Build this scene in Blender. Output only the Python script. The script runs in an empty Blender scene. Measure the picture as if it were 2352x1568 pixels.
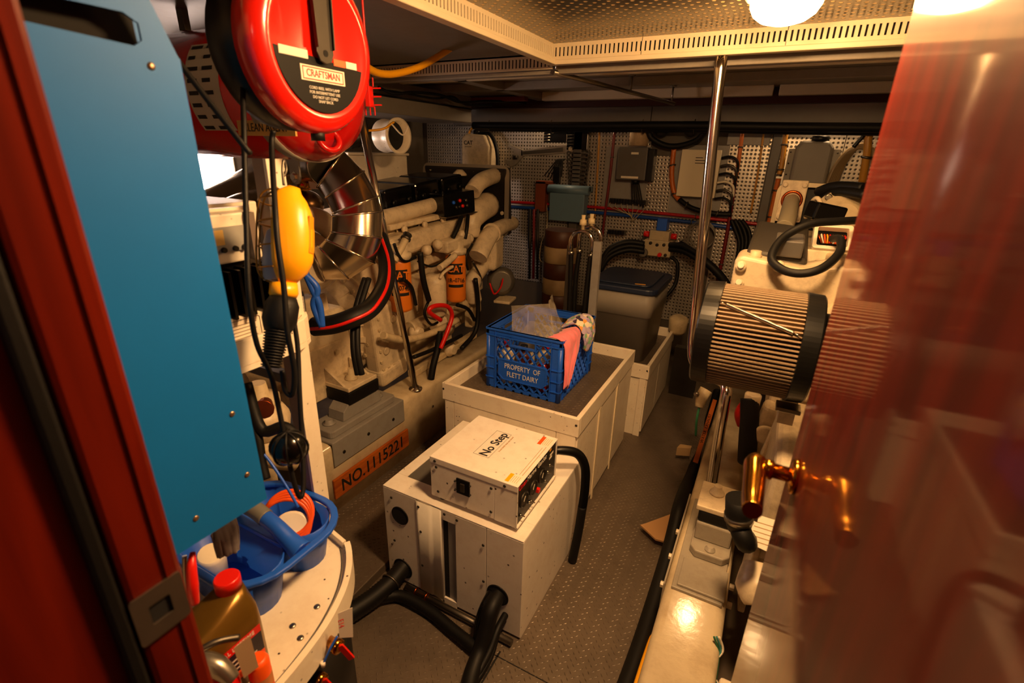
import bpy, math, random
from mathutils import Vector as V, Matrix as M
random.seed(7)
SC = bpy.context.scene
COL = SC.collection

# ------------------------------------------------------------------ camera
FPX, CX, CY = 1126.0, 1176.0, 784.0            # focal length and centre for a 2352 x 1568 frame
YAW, PITCH, ROLL = map(math.radians, (27.3, 21.1, 1.5))
CAM = V((0, 0, 1.6))
FW = V((-math.sin(YAW)*math.cos(PITCH), math.cos(YAW)*math.cos(PITCH), -math.sin(PITCH)))
_r = V((math.cos(YAW), math.sin(YAW), 0)); _u = _r.cross(FW)
RT = _r*math.cos(ROLL)+_u*math.sin(ROLL); UP = -_r*math.sin(ROLL)+_u*math.cos(ROLL)
cd = bpy.data.cameras.new('camera'); cam = bpy.data.objects.new('camera', cd); COL.objects.link(cam)
cd.sensor_width = 36; cd.lens = FPX/2352*36; cd.clip_start = .02
m = M((RT, UP, -FW)).transposed().to_4x4(); m.translation = CAM; cam.matrix_world = m
cd.dof.use_dof = True; cd.dof.focus_distance = 2.4; cd.dof.aperture_fstop = 4.0
SC.camera = cam

# ------------------------------------------------------------------ world, exposure
w = bpy.data.worlds.new('world'); SC.world = w; w.use_nodes = True
w.node_tree.nodes['Background'].inputs[0].default_value = (1, .7, .45, 1)
w.node_tree.nodes['Background'].inputs[1].default_value = .006
SC.view_settings.view_transform = 'Standard'; SC.view_settings.look = 'None'
SC.view_settings.exposure = 0.0; SC.view_settings.gamma = 1.0
SC.view_settings.use_curve_mapping = False
LAMP_MAIN, LAMP_DOOR, FILL_PASSAGE, LAMP_HULL, FILL_AFT = 105, 385, 22, 140, 75
WARM = (1, .54, .2); WARM2 = (1, .64, .33); COOL = (1, .73, .6); WARMB = (1, .57, .24)

# ------------------------------------------------------------------ places
def ray(x, y): return RT*((x-CX)/FPX)+UP*((CY-y)/FPX)+FW
def W(x, y, X=None, Y=None, Z=None, d=None):
    """the point of the room seen at x, y on the plane X=, Y= or Z=, or at distance d"""
    r = ray(x, y)
    if X is not None: t = (X-CAM.x)/r.x
    elif Y is not None: t = (Y-CAM.y)/r.y
    elif Z is not None: t = (Z-CAM.z)/r.z
    else: t = d
    return CAM+r*t

# ------------------------------------------------------------------ objects
def tag(o, label=None, cat=None, group=None, kind=None):
    if label: o['label'] = label
    if cat: o['category'] = cat
    if group: o['group'] = group
    if kind: o['kind'] = kind
    return o
def T(name, label, cat, loc, group=None, kind=None):
    o = bpy.data.objects.new(name, None); COL.objects.link(o); o.location = V(loc); o.empty_display_size = .05
    return tag(o, label, cat, group, kind)
def wloc(o):
    p = V(o.location); q = o.parent
    while q: p = p+V(q.location); q = q.parent
    return p
def axes(ax, hint=None):
    a = V(ax).normalized()
    h = V(hint) if hint is not None else (V((0, 0, 1)) if abs(a.z) < .9 else V((0, 1, 0)))
    u = (h-a*h.dot(a)).normalized(); return u, a.cross(u), a
def euler(rx=0, ry=0, rz=0):
    from mathutils import Euler
    return Euler(tuple(map(math.radians, (rx, ry, rz)))).to_matrix()
def smooth_path(pts, n=6, closed=False):
    pts = [V(p) for p in pts]; k = len(pts)
    if k < 3 and not closed: return pts
    out = []; rng = k if closed else k-1
    for i in range(rng):
        if closed: a, b, c, d = (pts[(i+j) % k] for j in (-1, 0, 1, 2))
        else: a, b, c, d = pts[max(i-1, 0)], pts[i], pts[i+1], pts[min(i+2, k-1)]
        for j in range(n):
            t = j/n
            out.append(.5*((2*b)+(c-a)*t+(2*a-5*b+4*c-d)*t*t+(3*b-a-3*c+d)*t**3))
    if not closed: out.append(pts[-1])
    return out
class MB:
    def __init__(s): s.v = []; s.f = []; s.s = []
    def add(s, vs, fs, sm=False):
        o = len(s.v); s.v += [V(v) for v in vs]; s.f += [tuple(o+i for i in f) for f in fs]; s.s += [sm]*len(fs); return s
    def box(s, c, size, R=None):
        h = [x/2 for x in size]; c = V(c)
        vs = [V((sx*h[0], sy*h[1], sz*h[2])) for sx in (-1, 1) for sy in (-1, 1) for sz in (-1, 1)]
        if R is not None: vs = [R@v for v in vs]
        return s.add([c+v for v in vs], [(0, 1, 3, 2), (4, 6, 7, 5), (0, 4, 5, 1), (2, 3, 7, 6), (0, 2, 6, 4), (1, 5, 7, 3)])
    def bb(s, x0, x1, y0, y1, z0, z1):
        return s.box(((x0+x1)/2, (y0+y1)/2, (z0+z1)/2), (abs(x1-x0), abs(y1-y0), abs(z1-z0)))
    def bar(s, a, b, wd, th, hint=None):
        a, b = V(a), V(b); u, v, w_ = axes(b-a, hint)
        vs = [p+u*(i*wd/2)+v*(j*th/2) for p in (a, b) for i in (-1, 1) for j in (-1, 1)]
        return s.add(vs, [(0, 1, 3, 2), (4, 6, 7, 5), (0, 4, 5, 1), (2, 3, 7, 6), (0, 2, 6, 4), (1, 5, 7, 3)])
    def lathe(s, p, ax, prof, n=20, cap=True, sm=True):
        p = V(p); u, v, a = axes(ax); k = len(prof); vs = []
        for t, r in prof:
            for i in range(n):
                an = 2*math.pi*i/n; vs.append(p+a*t+(u*math.cos(an)+v*math.sin(an))*r)
        fs = [(j*n+i, j*n+(i+1) % n, (j+1)*n+(i+1) % n, (j+1)*n+i) for j in range(k-1) for i in range(n)]
        s.add(vs, fs, sm)
        if cap:
            o = len(s.v)-k*n
            s.f += [tuple(o+i for i in reversed(range(n))), tuple(o+(k-1)*n+i for i in range(n))]; s.s += [False, False]
        return s
    def cyl(s, a, b, r, r2=None, n=16, sm=True):
        a, b = V(a), V(b); return s.lathe(a, b-a, [(0, r), ((b-a).length, r if r2 is None else r2)], n, True, sm)
    def tube(s, pts, r, n=10, sub=6, closed=False, flat=None):
        P = smooth_path(pts, sub, closed) if sub else [V(p) for p in pts]
        k = len(P); rs = r if isinstance(r, (list, tuple)) else None
        tan = [(P[(i+1) % k if closed else min(i+1, k-1)]-P[(i-1) % k if closed else max(i-1, 0)]).normalized() for i in range(k)]
        u = axes(tan[0])[0]; vs = []
        for i in range(k):
            u = (u-tan[i]*u.dot(tan[i])).normalized(); v = tan[i].cross(u)
            rr = r if rs is None else rs[min(int(i/(k-1)*(len(rs)-1)), len(rs)-2)]*(1-(i/(k-1)*(len(rs)-1)) % 1)+rs[min(int(i/(k-1)*(len(rs)-1))+1, len(rs)-1)]*((i/(k-1)*(len(rs)-1)) % 1) if i < k-1 else rs[-1]
            vs += [P[i]+(u*math.cos(2*math.pi*j/n)+v*math.sin(2*math.pi*j/n))*rr for j in range(n)]
        kk = k if closed else k-1
        s.add(vs, [(i*n+j, i*n+(j+1) % n, ((i+1) % k)*n+(j+1) % n, ((i+1) % k)*n+j) for i in range(kk) for j in range(n)], True)
        if not closed:
            o = len(s.v)-k*n
            s.f += [tuple(o+j for j in reversed(range(n))), tuple(o+(k-1)*n+j for j in range(n))]; s.s += [False]*2
        return s
    def prism(s, poly, o, u, v, dep, sm=False):
        o, u, v = V(o), V(u), V(v); w_ = u.cross(v).normalized(); n = len(poly)
        A = [o+u*a+v*b for a, b in poly]; vs = A+[p+w_*dep for p in A]
        fs = [tuple(reversed(range(n))), tuple(n+i for i in range(n))]
        s.add(vs, fs); o2 = len(s.v)-2*n
        s.f += [(o2+i, o2+(i+1) % n, o2+n+(i+1) % n, o2+n+i) for i in range(n)]; s.s += [sm]*n
        return s
    def ring(s, outer, inner, o, u, v, dep):
        """flat frame: two outlines with as many points, extruded"""
        o, u, v = V(o), V(u), V(v); w_ = u.cross(v).normalized(); n = len(outer)
        vs = [o+u*a+v*b+w_*k for k in (0, dep) for pl in (outer, inner) for a, b in pl]; fs = []
        for i in range(n):
            j = (i+1) % n
            fs += [(i, n+i, n+j, j), (2*n+i, 2*n+j, 3*n+j, 3*n+i), (i, j, 2*n+j, 2*n+i), (n+i, 3*n+i, 3*n+j, n+j)]
        return s.add(vs, fs)
    def sphere(s, c, r, n=16, k=10, sc=(1, 1, 1), R=None):
        c = V(c); vs = []; fs = []
        for i in range(k+1):
            ph = math.pi*i/k
            for j in range(n):
                an = 2*math.pi*j/n
                q = V((math.sin(ph)*math.cos(an)*sc[0], math.sin(ph)*math.sin(an)*sc[1], math.cos(ph)*sc[2]))*r
                vs.append(c+(R@q if R is not None else q))
        fs = [(i*n+j, (i+1)*n+j, (i+1)*n+(j+1) % n, i*n+(j+1) % n) for i in range(k) for j in range(n)]
        return s.add(vs, fs, True)
    def grid(s, fn, nu, nv, th=0):
        vs = [V(fn(i/nu, j/nv)) for i in range(nu+1) for j in range(nv+1)]; q = nv+1
        fs = [(i*q+j, (i+1)*q+j, (i+1)*q+j+1, i*q+j+1) for i in range(nu) for j in range(nv)]
        return s.add(vs, fs, True)
    def torus(s, c, ax, R_, r, n=32, k=8, a0=0, a1=2*math.pi):
        u, v, a = axes(ax); c = V(c); full = abs(a1-a0-2*math.pi) < 1e-6
        m_ = n if full else n+1
        P = [c+(u*math.cos(a0+(a1-a0)*i/n)+v*math.sin(a0+(a1-a0)*i/n))*R_ for i in range(m_)]
        return s.tube(P, r, k, 0, full)
    def mesh(s, name, org=V((0, 0, 0))):
        me = bpy.data.meshes.new(name); me.from_pydata([tuple(v-org) for v in s.v], [], s.f)
        me.polygons.foreach_set('use_smooth', s.s); me.update(); return me
    def build(s, name, mat, par=None, label=None, cat=None, group=None, kind=None, bev=0, thick=0, seg=2, sub=0):
        if par is not None: org = wloc(par)
        else:
            lo = [min(v[i] for v in s.v) for i in range(3)]; hi = [max(v[i] for v in s.v) for i in range(3)]
            org = V(((lo[0]+hi[0])/2, (lo[1]+hi[1])/2, lo[2]))
        me = s.mesh(name, org); me.materials.append(mat)
        o = bpy.data.objects.new(name, me); COL.objects.link(o)
        if par is not None: o.parent = par
        else: o.location = org
        if thick: q = o.modifiers.new('solid', 'SOLIDIFY'); q.thickness = thick; q.offset = 0
        if sub: q = o.modifiers.new('sub', 'SUBSURF'); q.levels = q.render_levels = sub
        if bev: q = o.modifiers.new('bevel', 'BEVEL'); q.width = bev; q.segments = seg; q.limit_method = 'ANGLE'; q.angle_limit = math.radians(40)
        return tag(o, label, cat, group, kind)
def spread(name, me, mat, pts, par, rots=None):
    """alike small parts that share one mesh"""
    if not me.materials: me.materials.append(mat)
    L = wloc(par); r = []
    for i, p in enumerate(pts):
        o = bpy.data.objects.new(name, me); COL.objects.link(o); o.parent = par; o.location = V(p)-L
        if rots: o.rotation_euler = rots[i].to_euler()
        r.append(o)
    return r
def text(name, s, size, o, u, v, mat, par, ext=.0004, align='CENTER', sx=1.0, shear=0, space=1.0, bold=0):
    cu = bpy.data.curves.new(name, 'FONT'); cu.body = s; cu.size = size; cu.align_x = align; cu.align_y = 'CENTER'
    cu.extrude = ext; cu.shear = shear; cu.space_character = space; cu.resolution_u = 3; cu.offset = bold
    ob = bpy.data.objects.new(name, cu); COL.objects.link(ob)
    dg = bpy.context.evaluated_depsgraph_get(); me = bpy.data.meshes.new_from_object(ob.evaluated_get(dg))
    bpy.data.objects.remove(ob); bpy.data.curves.remove(cu)
    u, v = V(u).normalized(), V(v).normalized(); n = u.cross(v).normalized(); v = n.cross(u)
    L = wloc(par); o = V(o)-L
    for q in me.vertices: c = q.co.copy(); q.co = o+u*(c.x*sx)+v*c.y+n*c.z
    me.materials.clear(); me.materials.append(mat); me.name = name
    ob = bpy.data.objects.new(name, me); COL.objects.link(ob); ob.parent = par
    return ob
def rrect(w_, h, r, k=4, cx=0, cy=0):
    out = []
    for sx, sy, a in ((1, 1, 0), (-1, 1, 90), (-1, -1, 180), (1, -1, 270)):
        for i in range(k+1):
            an = math.radians(a+90*i/k); out.append((cx+sx*(w_/2-r)+r*math.cos(an), cy+sy*(h/2-r)+r*math.sin(an)))
    return out
def circ(r, n=20, cx=0, cy=0, a0=0, a1=360):
    full = a1-a0 == 360; k = n if full else n+1
    return [(cx+r*math.cos(math.radians(a0+(a1-a0)*i/n)), cy+r*math.sin(math.radians(a0+(a1-a0)*i/n))) for i in range(k)]
X_, Y_, Z_ = V((1, 0, 0)), V((0, 1, 0)), V((0, 0, 1))

# ------------------------------------------------------------------ materials
def hexc(h):
    h = h.lstrip('#'); c = [int(h[i:i+2], 16)/255 for i in (0, 2, 4)]
    return tuple(x/12.92 if x <= .04045 else ((x+.055)/1.055)**2.4 for x in c)+(1,)
MATS = {}
def mat(name, col, rough=.5, metal=0, dirt=0, dirtcol='#5a3a1c', scale=18, bump=0, bscale=120, coat=0, specks=0, spec=.5, trans=0, alpha=1, emit=None, sheen=0, var=.0):
    if name in MATS: return MATS[name]
    m_ = bpy.data.materials.new(name); m_.use_nodes = True; nt = m_.node_tree; b = nt.nodes['Principled BSDF']
    c = hexc(col); b.inputs['Base Color'].default_value = c; b.inputs['Roughness'].default_value = rough
    b.inputs['Metallic'].default_value = metal; b.inputs['Coat Weight'].default_value = coat; b.inputs['Coat Roughness'].default_value = .08
    b.inputs['Specular IOR Level'].default_value = spec; b.inputs['Transmission Weight'].default_value = trans; b.inputs['Alpha'].default_value = alpha
    if sheen: b.inputs['Sheen Weight'].default_value = sheen
    if emit: b.inputs['Emission Color'].default_value = emit[0]+(1,) if len(emit[0]) == 3 else emit[0]; b.inputs['Emission Strength'].default_value = emit[1]
    N, Lk = nt.nodes.new, nt.links.new
    tc = N('ShaderNodeTexCoord'); src = None
    def noise(sc, det=4, ro=.6):
        q = N('ShaderNodeTexNoise'); q.inputs['Scale'].default_value = sc; q.inputs['Detail'].default_value = det; q.inputs['Roughness'].default_value = ro
        Lk(tc.outputs['Object'], q.inputs['Vector']); return q.outputs['Fac']
    def ramp(x, a, b_):
        q = N('ShaderNodeMapRange'); q.inputs[1].default_value = a; q.inputs[2].default_value = b_; Lk(x, q.inputs[0]); return q.outputs[0]
    def mix(f, a, b_):
        q = N('ShaderNodeMix'); q.data_type = 'RGBA'
        if hasattr(f, 'is_output'): Lk(f, q.inputs[0])
        else: q.inputs[0].default_value = f
        for i, z in ((6, a), (7, b_)):
            if hasattr(z, 'is_output'): Lk(z, q.inputs[i])
            else: q.inputs[i].default_value = z
        return q.outputs[2]
    cur = c
    if var: cur = mix(ramp(noise(scale*.4), .3, .7), tuple(x*(1-var) for x in c[:3])+(1,), tuple(min(1, x*(1+var)) for x in c[:3])+(1,))
    if dirt:
        f = ramp(noise(scale, 6, .7), .46, .8)
        k = N('ShaderNodeMath'); k.operation = 'MULTIPLY'; Lk(f, k.inputs[0]); k.inputs[1].default_value = dirt
        cur = mix(k.outputs[0], cur, hexc(dirtcol))
        Lk(ramp(noise(scale*.7), .2, .9), N('ShaderNodeMath').inputs[0])
    if specks:
        q = N('ShaderNodeTexVoronoi'); q.inputs['Scale'].default_value = specks; Lk(tc.outputs['Object'], q.inputs['Vector'])
        f = ramp(q.outputs['Distance'], .12, .08)
        g = ramp(noise(specks*.12), .44, .56); k = N('ShaderNodeMath'); k.operation = 'MULTIPLY'; Lk(f, k.inputs[0]); Lk(g, k.inputs[1])
        cur = mix(k.outputs[0], cur, hexc('#3a2410'))
    if cur is not c: Lk(cur, b.inputs['Base Color'])
    if bump:
        q = N('ShaderNodeBump'); q.inputs['Strength'].default_value = bump; q.inputs['Distance'].default_value = .004
        Lk(noise(bscale), q.inputs['Height']); Lk(q.outputs[0], b.inputs['Normal'])
    MATS[name] = m_; return m_
def wood(name, a, b_, rough=.25, coat=.6, scale=(60, 4, 4), crough=.06):
    m_ = bpy.data.materials.new(name); m_.use_nodes = True; nt = m_.node_tree; p = nt.nodes['Principled BSDF']; N, Lk = nt.nodes.new, nt.links.new
    tc = N('ShaderNodeTexCoord'); mp = N('ShaderNodeMapping'); mp.inputs['Scale'].default_value = scale; Lk(tc.outputs['Object'], mp.inputs[0])
    q = N('ShaderNodeTexNoise'); q.inputs['Scale'].default_value = 1; q.inputs['Detail'].default_value = 6; q.inputs['Distortion'].default_value = .6; Lk(mp.outputs[0], q.inputs['Vector'])
    r = N('ShaderNodeValToRGB'); r.color_ramp.elements[0].color = hexc(a); r.color_ramp.elements[1].color = hexc(b_); r.color_ramp.elements[0].position = .3; r.color_ramp.elements[1].position = .75
    Lk(q.outputs['Fac'], r.inputs[0]); Lk(r.outputs[0], p.inputs['Base Color']); p.inputs['Roughness'].default_value = rough
    p.inputs['Coat Weight'].default_value = coat; p.inputs['Coat Roughness'].default_value = crough; p.inputs['Specular IOR Level'].default_value = .1
    MATS[name] = m_; return m_
def perforated(name, col, hole, ax, pitch, rad, rough=.3, metal=1, stagger=False, bump=.6, var=.25):
    """sheet metal punched with a regular grid of small round holes"""
    m_ = bpy.data.materials.new(name); m_.use_nodes = True; nt = m_.node_tree; p = nt.nodes['Principled BSDF']; N, Lk = nt.nodes.new, nt.links.new
    ge = N('ShaderNodeNewGeometry'); se = N('ShaderNodeSeparateXYZ'); Lk(ge.outputs['Position'], se.inputs[0])
    def mth(op, *a):
        q = N('ShaderNodeMath'); q.operation = op
        for i, x in enumerate(a):
            if hasattr(x, 'is_output'): Lk(x, q.inputs[i])
            else: q.inputs[i].default_value = x
        return q.outputs[0]
    a, b_ = se.outputs[ax[0]], se.outputs[ax[1]]
    if stagger: a, b_ = mth('ADD', a, b_), mth('SUBTRACT', a, b_)
    fa = mth('SUBTRACT', mth('FRACT', mth('DIVIDE', mth('ADD', a, 50.0), pitch)), .5)
    fb = mth('SUBTRACT', mth('FRACT', mth('DIVIDE', mth('ADD', b_, 50.0), pitch)), .5)
    d = mth('SQRT', mth('ADD', mth('MULTIPLY', fa, fa), mth('MULTIPLY', fb, fb)))
    r = rad/pitch
    mr = N('ShaderNodeMapRange'); mr.inputs[1].default_value = r*.8; mr.inputs[2].default_value = r*1.15; Lk(d, mr.inputs[0])
    nz = N('ShaderNodeTexNoise'); nz.inputs['Scale'].default_value = 5; Lk(ge.outputs['Position'], nz.inputs['Vector'])
    mc = N('ShaderNodeMix'); mc.data_type = 'RGBA'; c = hexc(col)
    mc.inputs[6].default_value = tuple(x*(1-var) for x in c[:3])+(1,); mc.inputs[7].default_value = tuple(min(1, x*(1+var)) for x in c[:3])+(1,); Lk(nz.outputs['Fac'], mc.inputs[0])
    mx = N('ShaderNodeMix'); mx.data_type = 'RGBA'; Lk(mr.outputs[0], mx.inputs[0]); mx.inputs[6].default_value = hexc(hole); Lk(mc.outputs[2], mx.inputs[7])
    Lk(mx.outputs[2], p.inputs['Base Color']); p.inputs['Roughness'].default_value = rough
    Lk(mth('MULTIPLY', mr.outputs[0], float(metal)), p.inputs['Metallic'])
    bp = N('ShaderNodeBump'); bp.inputs['Strength'].default_value = bump; bp.inputs['Distance'].default_value = .003
    mr2 = N('ShaderNodeMapRange'); mr2.inputs[1].default_value = r*.6; mr2.inputs[2].default_value = r*1.5; Lk(d, mr2.inputs[0])
    wv = N('ShaderNodeTexNoise'); wv.inputs['Scale'].default_value = 3; Lk(ge.outputs['Position'], wv.inputs['Vector'])
    Lk(mth('ADD', mr2.outputs[0], mth('MULTIPLY', wv.outputs['Fac'], 2.5)), bp.inputs['Height']); Lk(bp.outputs[0], p.inputs['Normal'])
    MATS[name] = m_; return m_

white = mat('white_gelcoat', '#ebdfca', .32, dirt=.25, dirtcol='#a8763c', scale=14, specks=40, var=.04)
cream = mat('cream_engine_paint', '#d8c6a6', .38, dirt=.55, dirtcol='#54361a', scale=16, bump=.12, bscale=60, var=.06)
creamdk = mat('cream_paint_worn', '#c9b692', .5, dirt=.5, dirtcol='#4a3018', scale=20, bump=.2, bscale=40, var=.08)
gpanel = mat('genset_paint', '#e9e0d4', .34, dirt=.22, dirtcol='#a87a48', scale=20, specks=26, var=.03)
black = mat('black_plastic', '#080808', .4, spec=.35)
blackm = mat('black_rubber', '#0b0a0a', .55, bump=.1, bscale=200, spec=.3)
blackg = mat('black_gloss', '#080808', .18)
chrome = mat('polished_steel', '#dcd3c6', .15, 1)
steel = mat('brushed_steel', '#a39c92', .3, 1, var=.1)
dullsteel = mat('dull_steel', '#6c665e', .45, 1, var=.15)
darkst = mat('dark_steel', '#3c3833', .45, .8, var=.2)
grey = mat('grey_paint', '#8d8a86', .45, dirt=.3, var=.05)
greydk = mat('dark_grey_paint', '#55524e', .5, dirt=.3, var=.08)
red = mat('red_paint', '#c3100a', .25, coat=.4)
redpl = mat('red_plastic', '#d3180c', .35)
orange = mat('orange_plastic', '#f0560e', .4)
blue = mat('blue_plastic', '#1b58cc', .4, var=.06)
yellow = mat('yellow_plastic', '#f5ab10', .32)
paper = mat('white_paper', '#e8ddc8', .7)
ink = mat('black_ink', '#0d0b0a', .7)
brass = mat('brass', '#c98a2c', .16, 1)
copper = mat('copper', '#b5562a', .3, 1)
frame_wood = wood('mahogany_frame', '#4c0f06', '#6e1b09', .4, .35, (30, 30, 2.5))
mahog = wood('mahogany_varnish', '#3c0a04', '#64170a', .45, .6, (30, 30, 2.5))

# ================================================================== the room
YB = 4.0                      # face of the back bulkhead
plate = mat('tread_plate_metal', '#6c5f52', .45, .4, dirt=.4, dirtcol='#2a1f14', scale=9, var=.12)
hullw = mat('hull_lining', '#4e463c', .6, dirt=.5, scale=6, var=.1)
panelw = mat('overhead_panel', '#948b7e', .45, dirt=.2, var=.06)
slotw = mat('slotted_white_trim', '#e6d6b6', .4, var=.04)
dark = mat('dark_void', '#0a0807', .9)
perf_wall = perforated('pegboard_aluminium', '#b5aea4', '#1a130c', ('X', 'Z'), .0262, .0060, .34, .55, bump=.5)
perf_ceil = perforated('perforated_overhead', '#5c564e', '#f0c888', ('X', 'Y'), .044, .0085, .22, .85, stagger=True, bump=.35)

fl = MB().bb(-3.05, 1.35, .1, YB, -.05, 0).build('floor', plate, kind='structure')
fp = MB().bb(-1.2, .6, -1.8, .1, .1, .16).build('floor_passage', mat('passage_floor', '#4a2a18', .4), kind='structure')
# raised lugs of the tread plate
def lugs(x0, x1, y0, y1, z, pitch=.027, L=.0078, wd=.0026, h=.0018, skip=None):
    b = MB(); n = 0; j = 0; y = y0
    while y < y1:
        i = 0; x = x0+(pitch/2 if j % 2 else 0)
        while x < x1:
            a = math.radians(45 if (i+j) % 2 else -45); u = V((math.cos(a), math.sin(a), 0)); v = V((-u.y, u.x, 0)); c = V((x, y, z))
            if not (skip and skip(x, y)):
                b.add([c-u*L, c-v*wd, c+u*L, c+v*wd, c-u*L*.45+Z_*h, c+u*L*.45+Z_*h], [(0, 1, 5, 4), (1, 2, 5), (2, 3, 4, 5), (3, 0, 4)])
            x += pitch; i += 1
        y += pitch/2; j += 1
    return b
lugs(-1.56, -.1, .45, 3.4, 0, skip=lambda x, y: (-1.12 < x < -.53 and 1.13 < y < 1.66) or (-1.23 < x < -.56 and 1.69 < y < 3.3)).build('tread_lugs', plate, fl, kind='stuff')
seam = MB().bb(-1.56, -.1, 1.028, 1.031, 0, .0012).bb(-.56, -.553, .4, 1.05, 0, .0012)
seam.build('panel_joint', dark, fl)
hatch = MB().bb(-1.45, -1.13, .85, 1.24, .0, .04).build('floor_hatch', plate, None, 'raised square tread plate hatch lying beside the generator box', 'hatch', bev=.004)
lugs(-1.435, -1.145, .865, 1.225, .04).build('tread_lugs', plate, hatch, kind='stuff')

# bulkheads and hull sides
MB().bb(-3.1, -3.05, .0, YB, 0, 2.1).build('wall_left', mat('hull_insulation', '#5c5348', .7, dirt=.3, var=.1), kind='structure')
MB().bb(1.35, 1.4, .0, YB, 0, 2.1).build('wall_right', hullw, kind='structure')
wb = MB().bb(-3.1, 1.4, YB, YB+.05, 0, 2.1).build('wall_back', hullw, kind='structure')
MB().bb(-3.1, -.62, .02, .16, 0, 2.1).bb(.16, 1.4, .02, .16, 0, 2.1).build('wall_front', mat('bulkhead_paint', '#c9bda8', .5, dirt=.3), kind='structure')
MB().bb(-1.25, -1.2, -1.8, .02, .1, 2.1).build('wall_passage_left', mahog, kind='structure')
MB().bb(.6, .65, -1.8, .02, .1, 2.1).build('wall_passage_right', mahog, kind='structure')
MB().bb(-1.25, .65, -1.85, -1.8, .1, 2.1).build('wall_passage_back', mahog, kind='structure')
# punched sheets on the back bulkhead, each its own piece
for x0, x1, z0, z1, dy in ((-3.0, -2.42, .62, 1.85, .012), (-2.415, -1.56, .5, 1.86, .015), (-1.42, -.93, .35, 1.84, .013),
                           (-.925, -.43, .35, 1.60, .016), (-.38, -.12, .35, 1.84, .012), (-.05, .30, .35, 1.84, .018), (.305, .75, .35, 1.84, .014), (.755, 1.3, .35, 1.84, .014)):
    MB().bb(x0, x1, YB-dy, YB-dy+.004, z0, z1).build('perforated_panel', perf_wall, wb)
for x0, x1, z0, z1 in ((-1.27, -.92, 1.16, 1.66), (-.74, -.375, 1.19, 1.68), (-.40, -.13, 1.685, 1.80)):
    MB().bb(x0, x1, YB-.024, YB-.018, z0, z1).build('backing_plate', grey, wb, bev=.002)
for x, wd in ((-1.49, .07), (-.085, .055)):
    MB().bb(x-wd/2, x+wd/2, YB-.07, YB-.018, .1, 1.86).build('stiffener', greydk, wb, bev=.004)

# overhead
ce = MB().bb(-.97, 1.38, .16, 2.2, 2.03, 2.06).build('ceiling', perf_ceil, kind='structure')
MB().bb(-3.1, -.97, .16, 2.25, 2.0, 2.03).build('ceiling_outboard', mat('overhead_dull', '#70675b', .55, dirt=.3, var=.06), kind='structure')
cr = MB().bb(-3.1, 1.4, 2.2, YB, 2.0, 2.03).build('ceiling_rear', panelw, kind='structure')
MB().bb(-1.25, .65, -1.8, .16, 2.06, 2.1).build('ceiling_passage', mat('passage_overhead', '#cbb99a', .5), kind='structure')
def slotted(name, a, b, z0, z1, n_, par, th=.004, pitch=.018, slot=.0065, edge=.014):
    """upright strip cut by a row of slots, real gaps in front of a dark back"""
    a, b = V(a), V(b); L = (b-a).length; u = (b-a).normalized(); nn = V(n_); k = int(L/pitch); q = MB()
    R = M((u, nn, Z_)).transposed()
    q.box((a+b)/2+Z_*(z0+edge/2), (L, th, edge), R); q.box((a+b)/2+Z_*(z1-edge/2), (L, th, edge), R)
    for i in range(k+1):
        q.box(a+u*min(L-.004, i*pitch+.004)+Z_*((z0+z1)/2), (pitch-slot, th*.96, z1-z0-2*edge), R)
    o = q.build(name, slotw, par, kind='stuff')
    MB().box((a+b)/2+Z_*((z0+z1)/2)-nn*.006, (L, .002, z1-z0), R).build('slot_backing', dark, par)
    return o
ZT = 1.95
tr = T('trim_1', None, None, (-.97, 2.18, ZT), kind='structure')
slotted('slotted_strip', (-.965, 2.18, 0), (-.59, 2.18, 0), ZT+.018, 2.03, (0, -1, 0), tr)
slotted('slotted_strip', (-.587, 2.18, 0), (-.085, 2.18, 0), ZT+.018, 2.03, (0, -1, 0), tr)
slotted('slotted_strip', (-.082, 2.18, 0), (.45, 2.18, 0), ZT+.018, 2.03, (0, -1, 0), tr)
slotted('slotted_strip', (.453, 2.18, 0), (1.3, 2.18, 0), ZT+.018, 2.03, (0, -1, 0), tr)
slotted('slotted_strip', (-.965, .2, 0), (-.965, 2.175, 0), ZT+.018, 2.03, (1, 0, 0), tr)
MB().bb(-.985, 1.3, 2.165, 2.2, ZT, ZT+.018).build('ledge', slotw, tr, bev=.003)
MB().bb(-.985, -.945, .2, 2.164, ZT, ZT+.018).build('ledge', slotw, tr, bev=.003)
MB().bb(-.985, 1.3, 2.187, 2.2, ZT+.018, 2.0).build('ledge_web', panelw, tr)
MB().bb(-.985, -.972, .2, 2.187, ZT+.018, 2.0).build('ledge_web', panelw, tr)
t2 = T('trim_2', None, None, (-1.5, 2.3, 1.95), kind='structure')
slotted('slotted_strip', (-2.3, 2.24, 0), (-.99, 2.24, 0), 1.945, 2.0, (0, -1, 0), t2, edge=.01)
for y, wd, z0, mt in ((2.27, .05, 1.93, panelw), (2.52, .04, 1.955, slotw), (2.95, .05, 1.955, panelw)):
    MB().bb(-2.3, 1.3, y, y+wd, z0, 2.0).build('cross_trim', mt, t2, bev=.004)
MB().bb(-1.62, -.15, 3.5, 3.56, 1.945, 2.0).build('cross_trim', slotw, t2, bev=.004)
MB().bb(-.12, .9, 3.5, 3.56, 1.945, 2.0).build('cross_trim', slotw, t2, bev=.004)
MB().bb(-1.7, -1.62, 2.31, 3.6, 1.955, 2.0).build('fore_and_aft_trim', panelw, t2, bev=.004)
MB().bb(-2.3, 1.3, 3.62, 3.68, 1.91, 2.0).build('wood_cleat', mat('dark_red_wood', '#3c1108', .4), t2, bev=.003)
bm_ = MB().bb(-2.55, 1.3, 3.76, 3.86, 1.80, 1.92).build('trim_3', mat('beam_grey', '#625d56', .5, dirt=.3), kind='structure', bev=.004)
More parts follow.
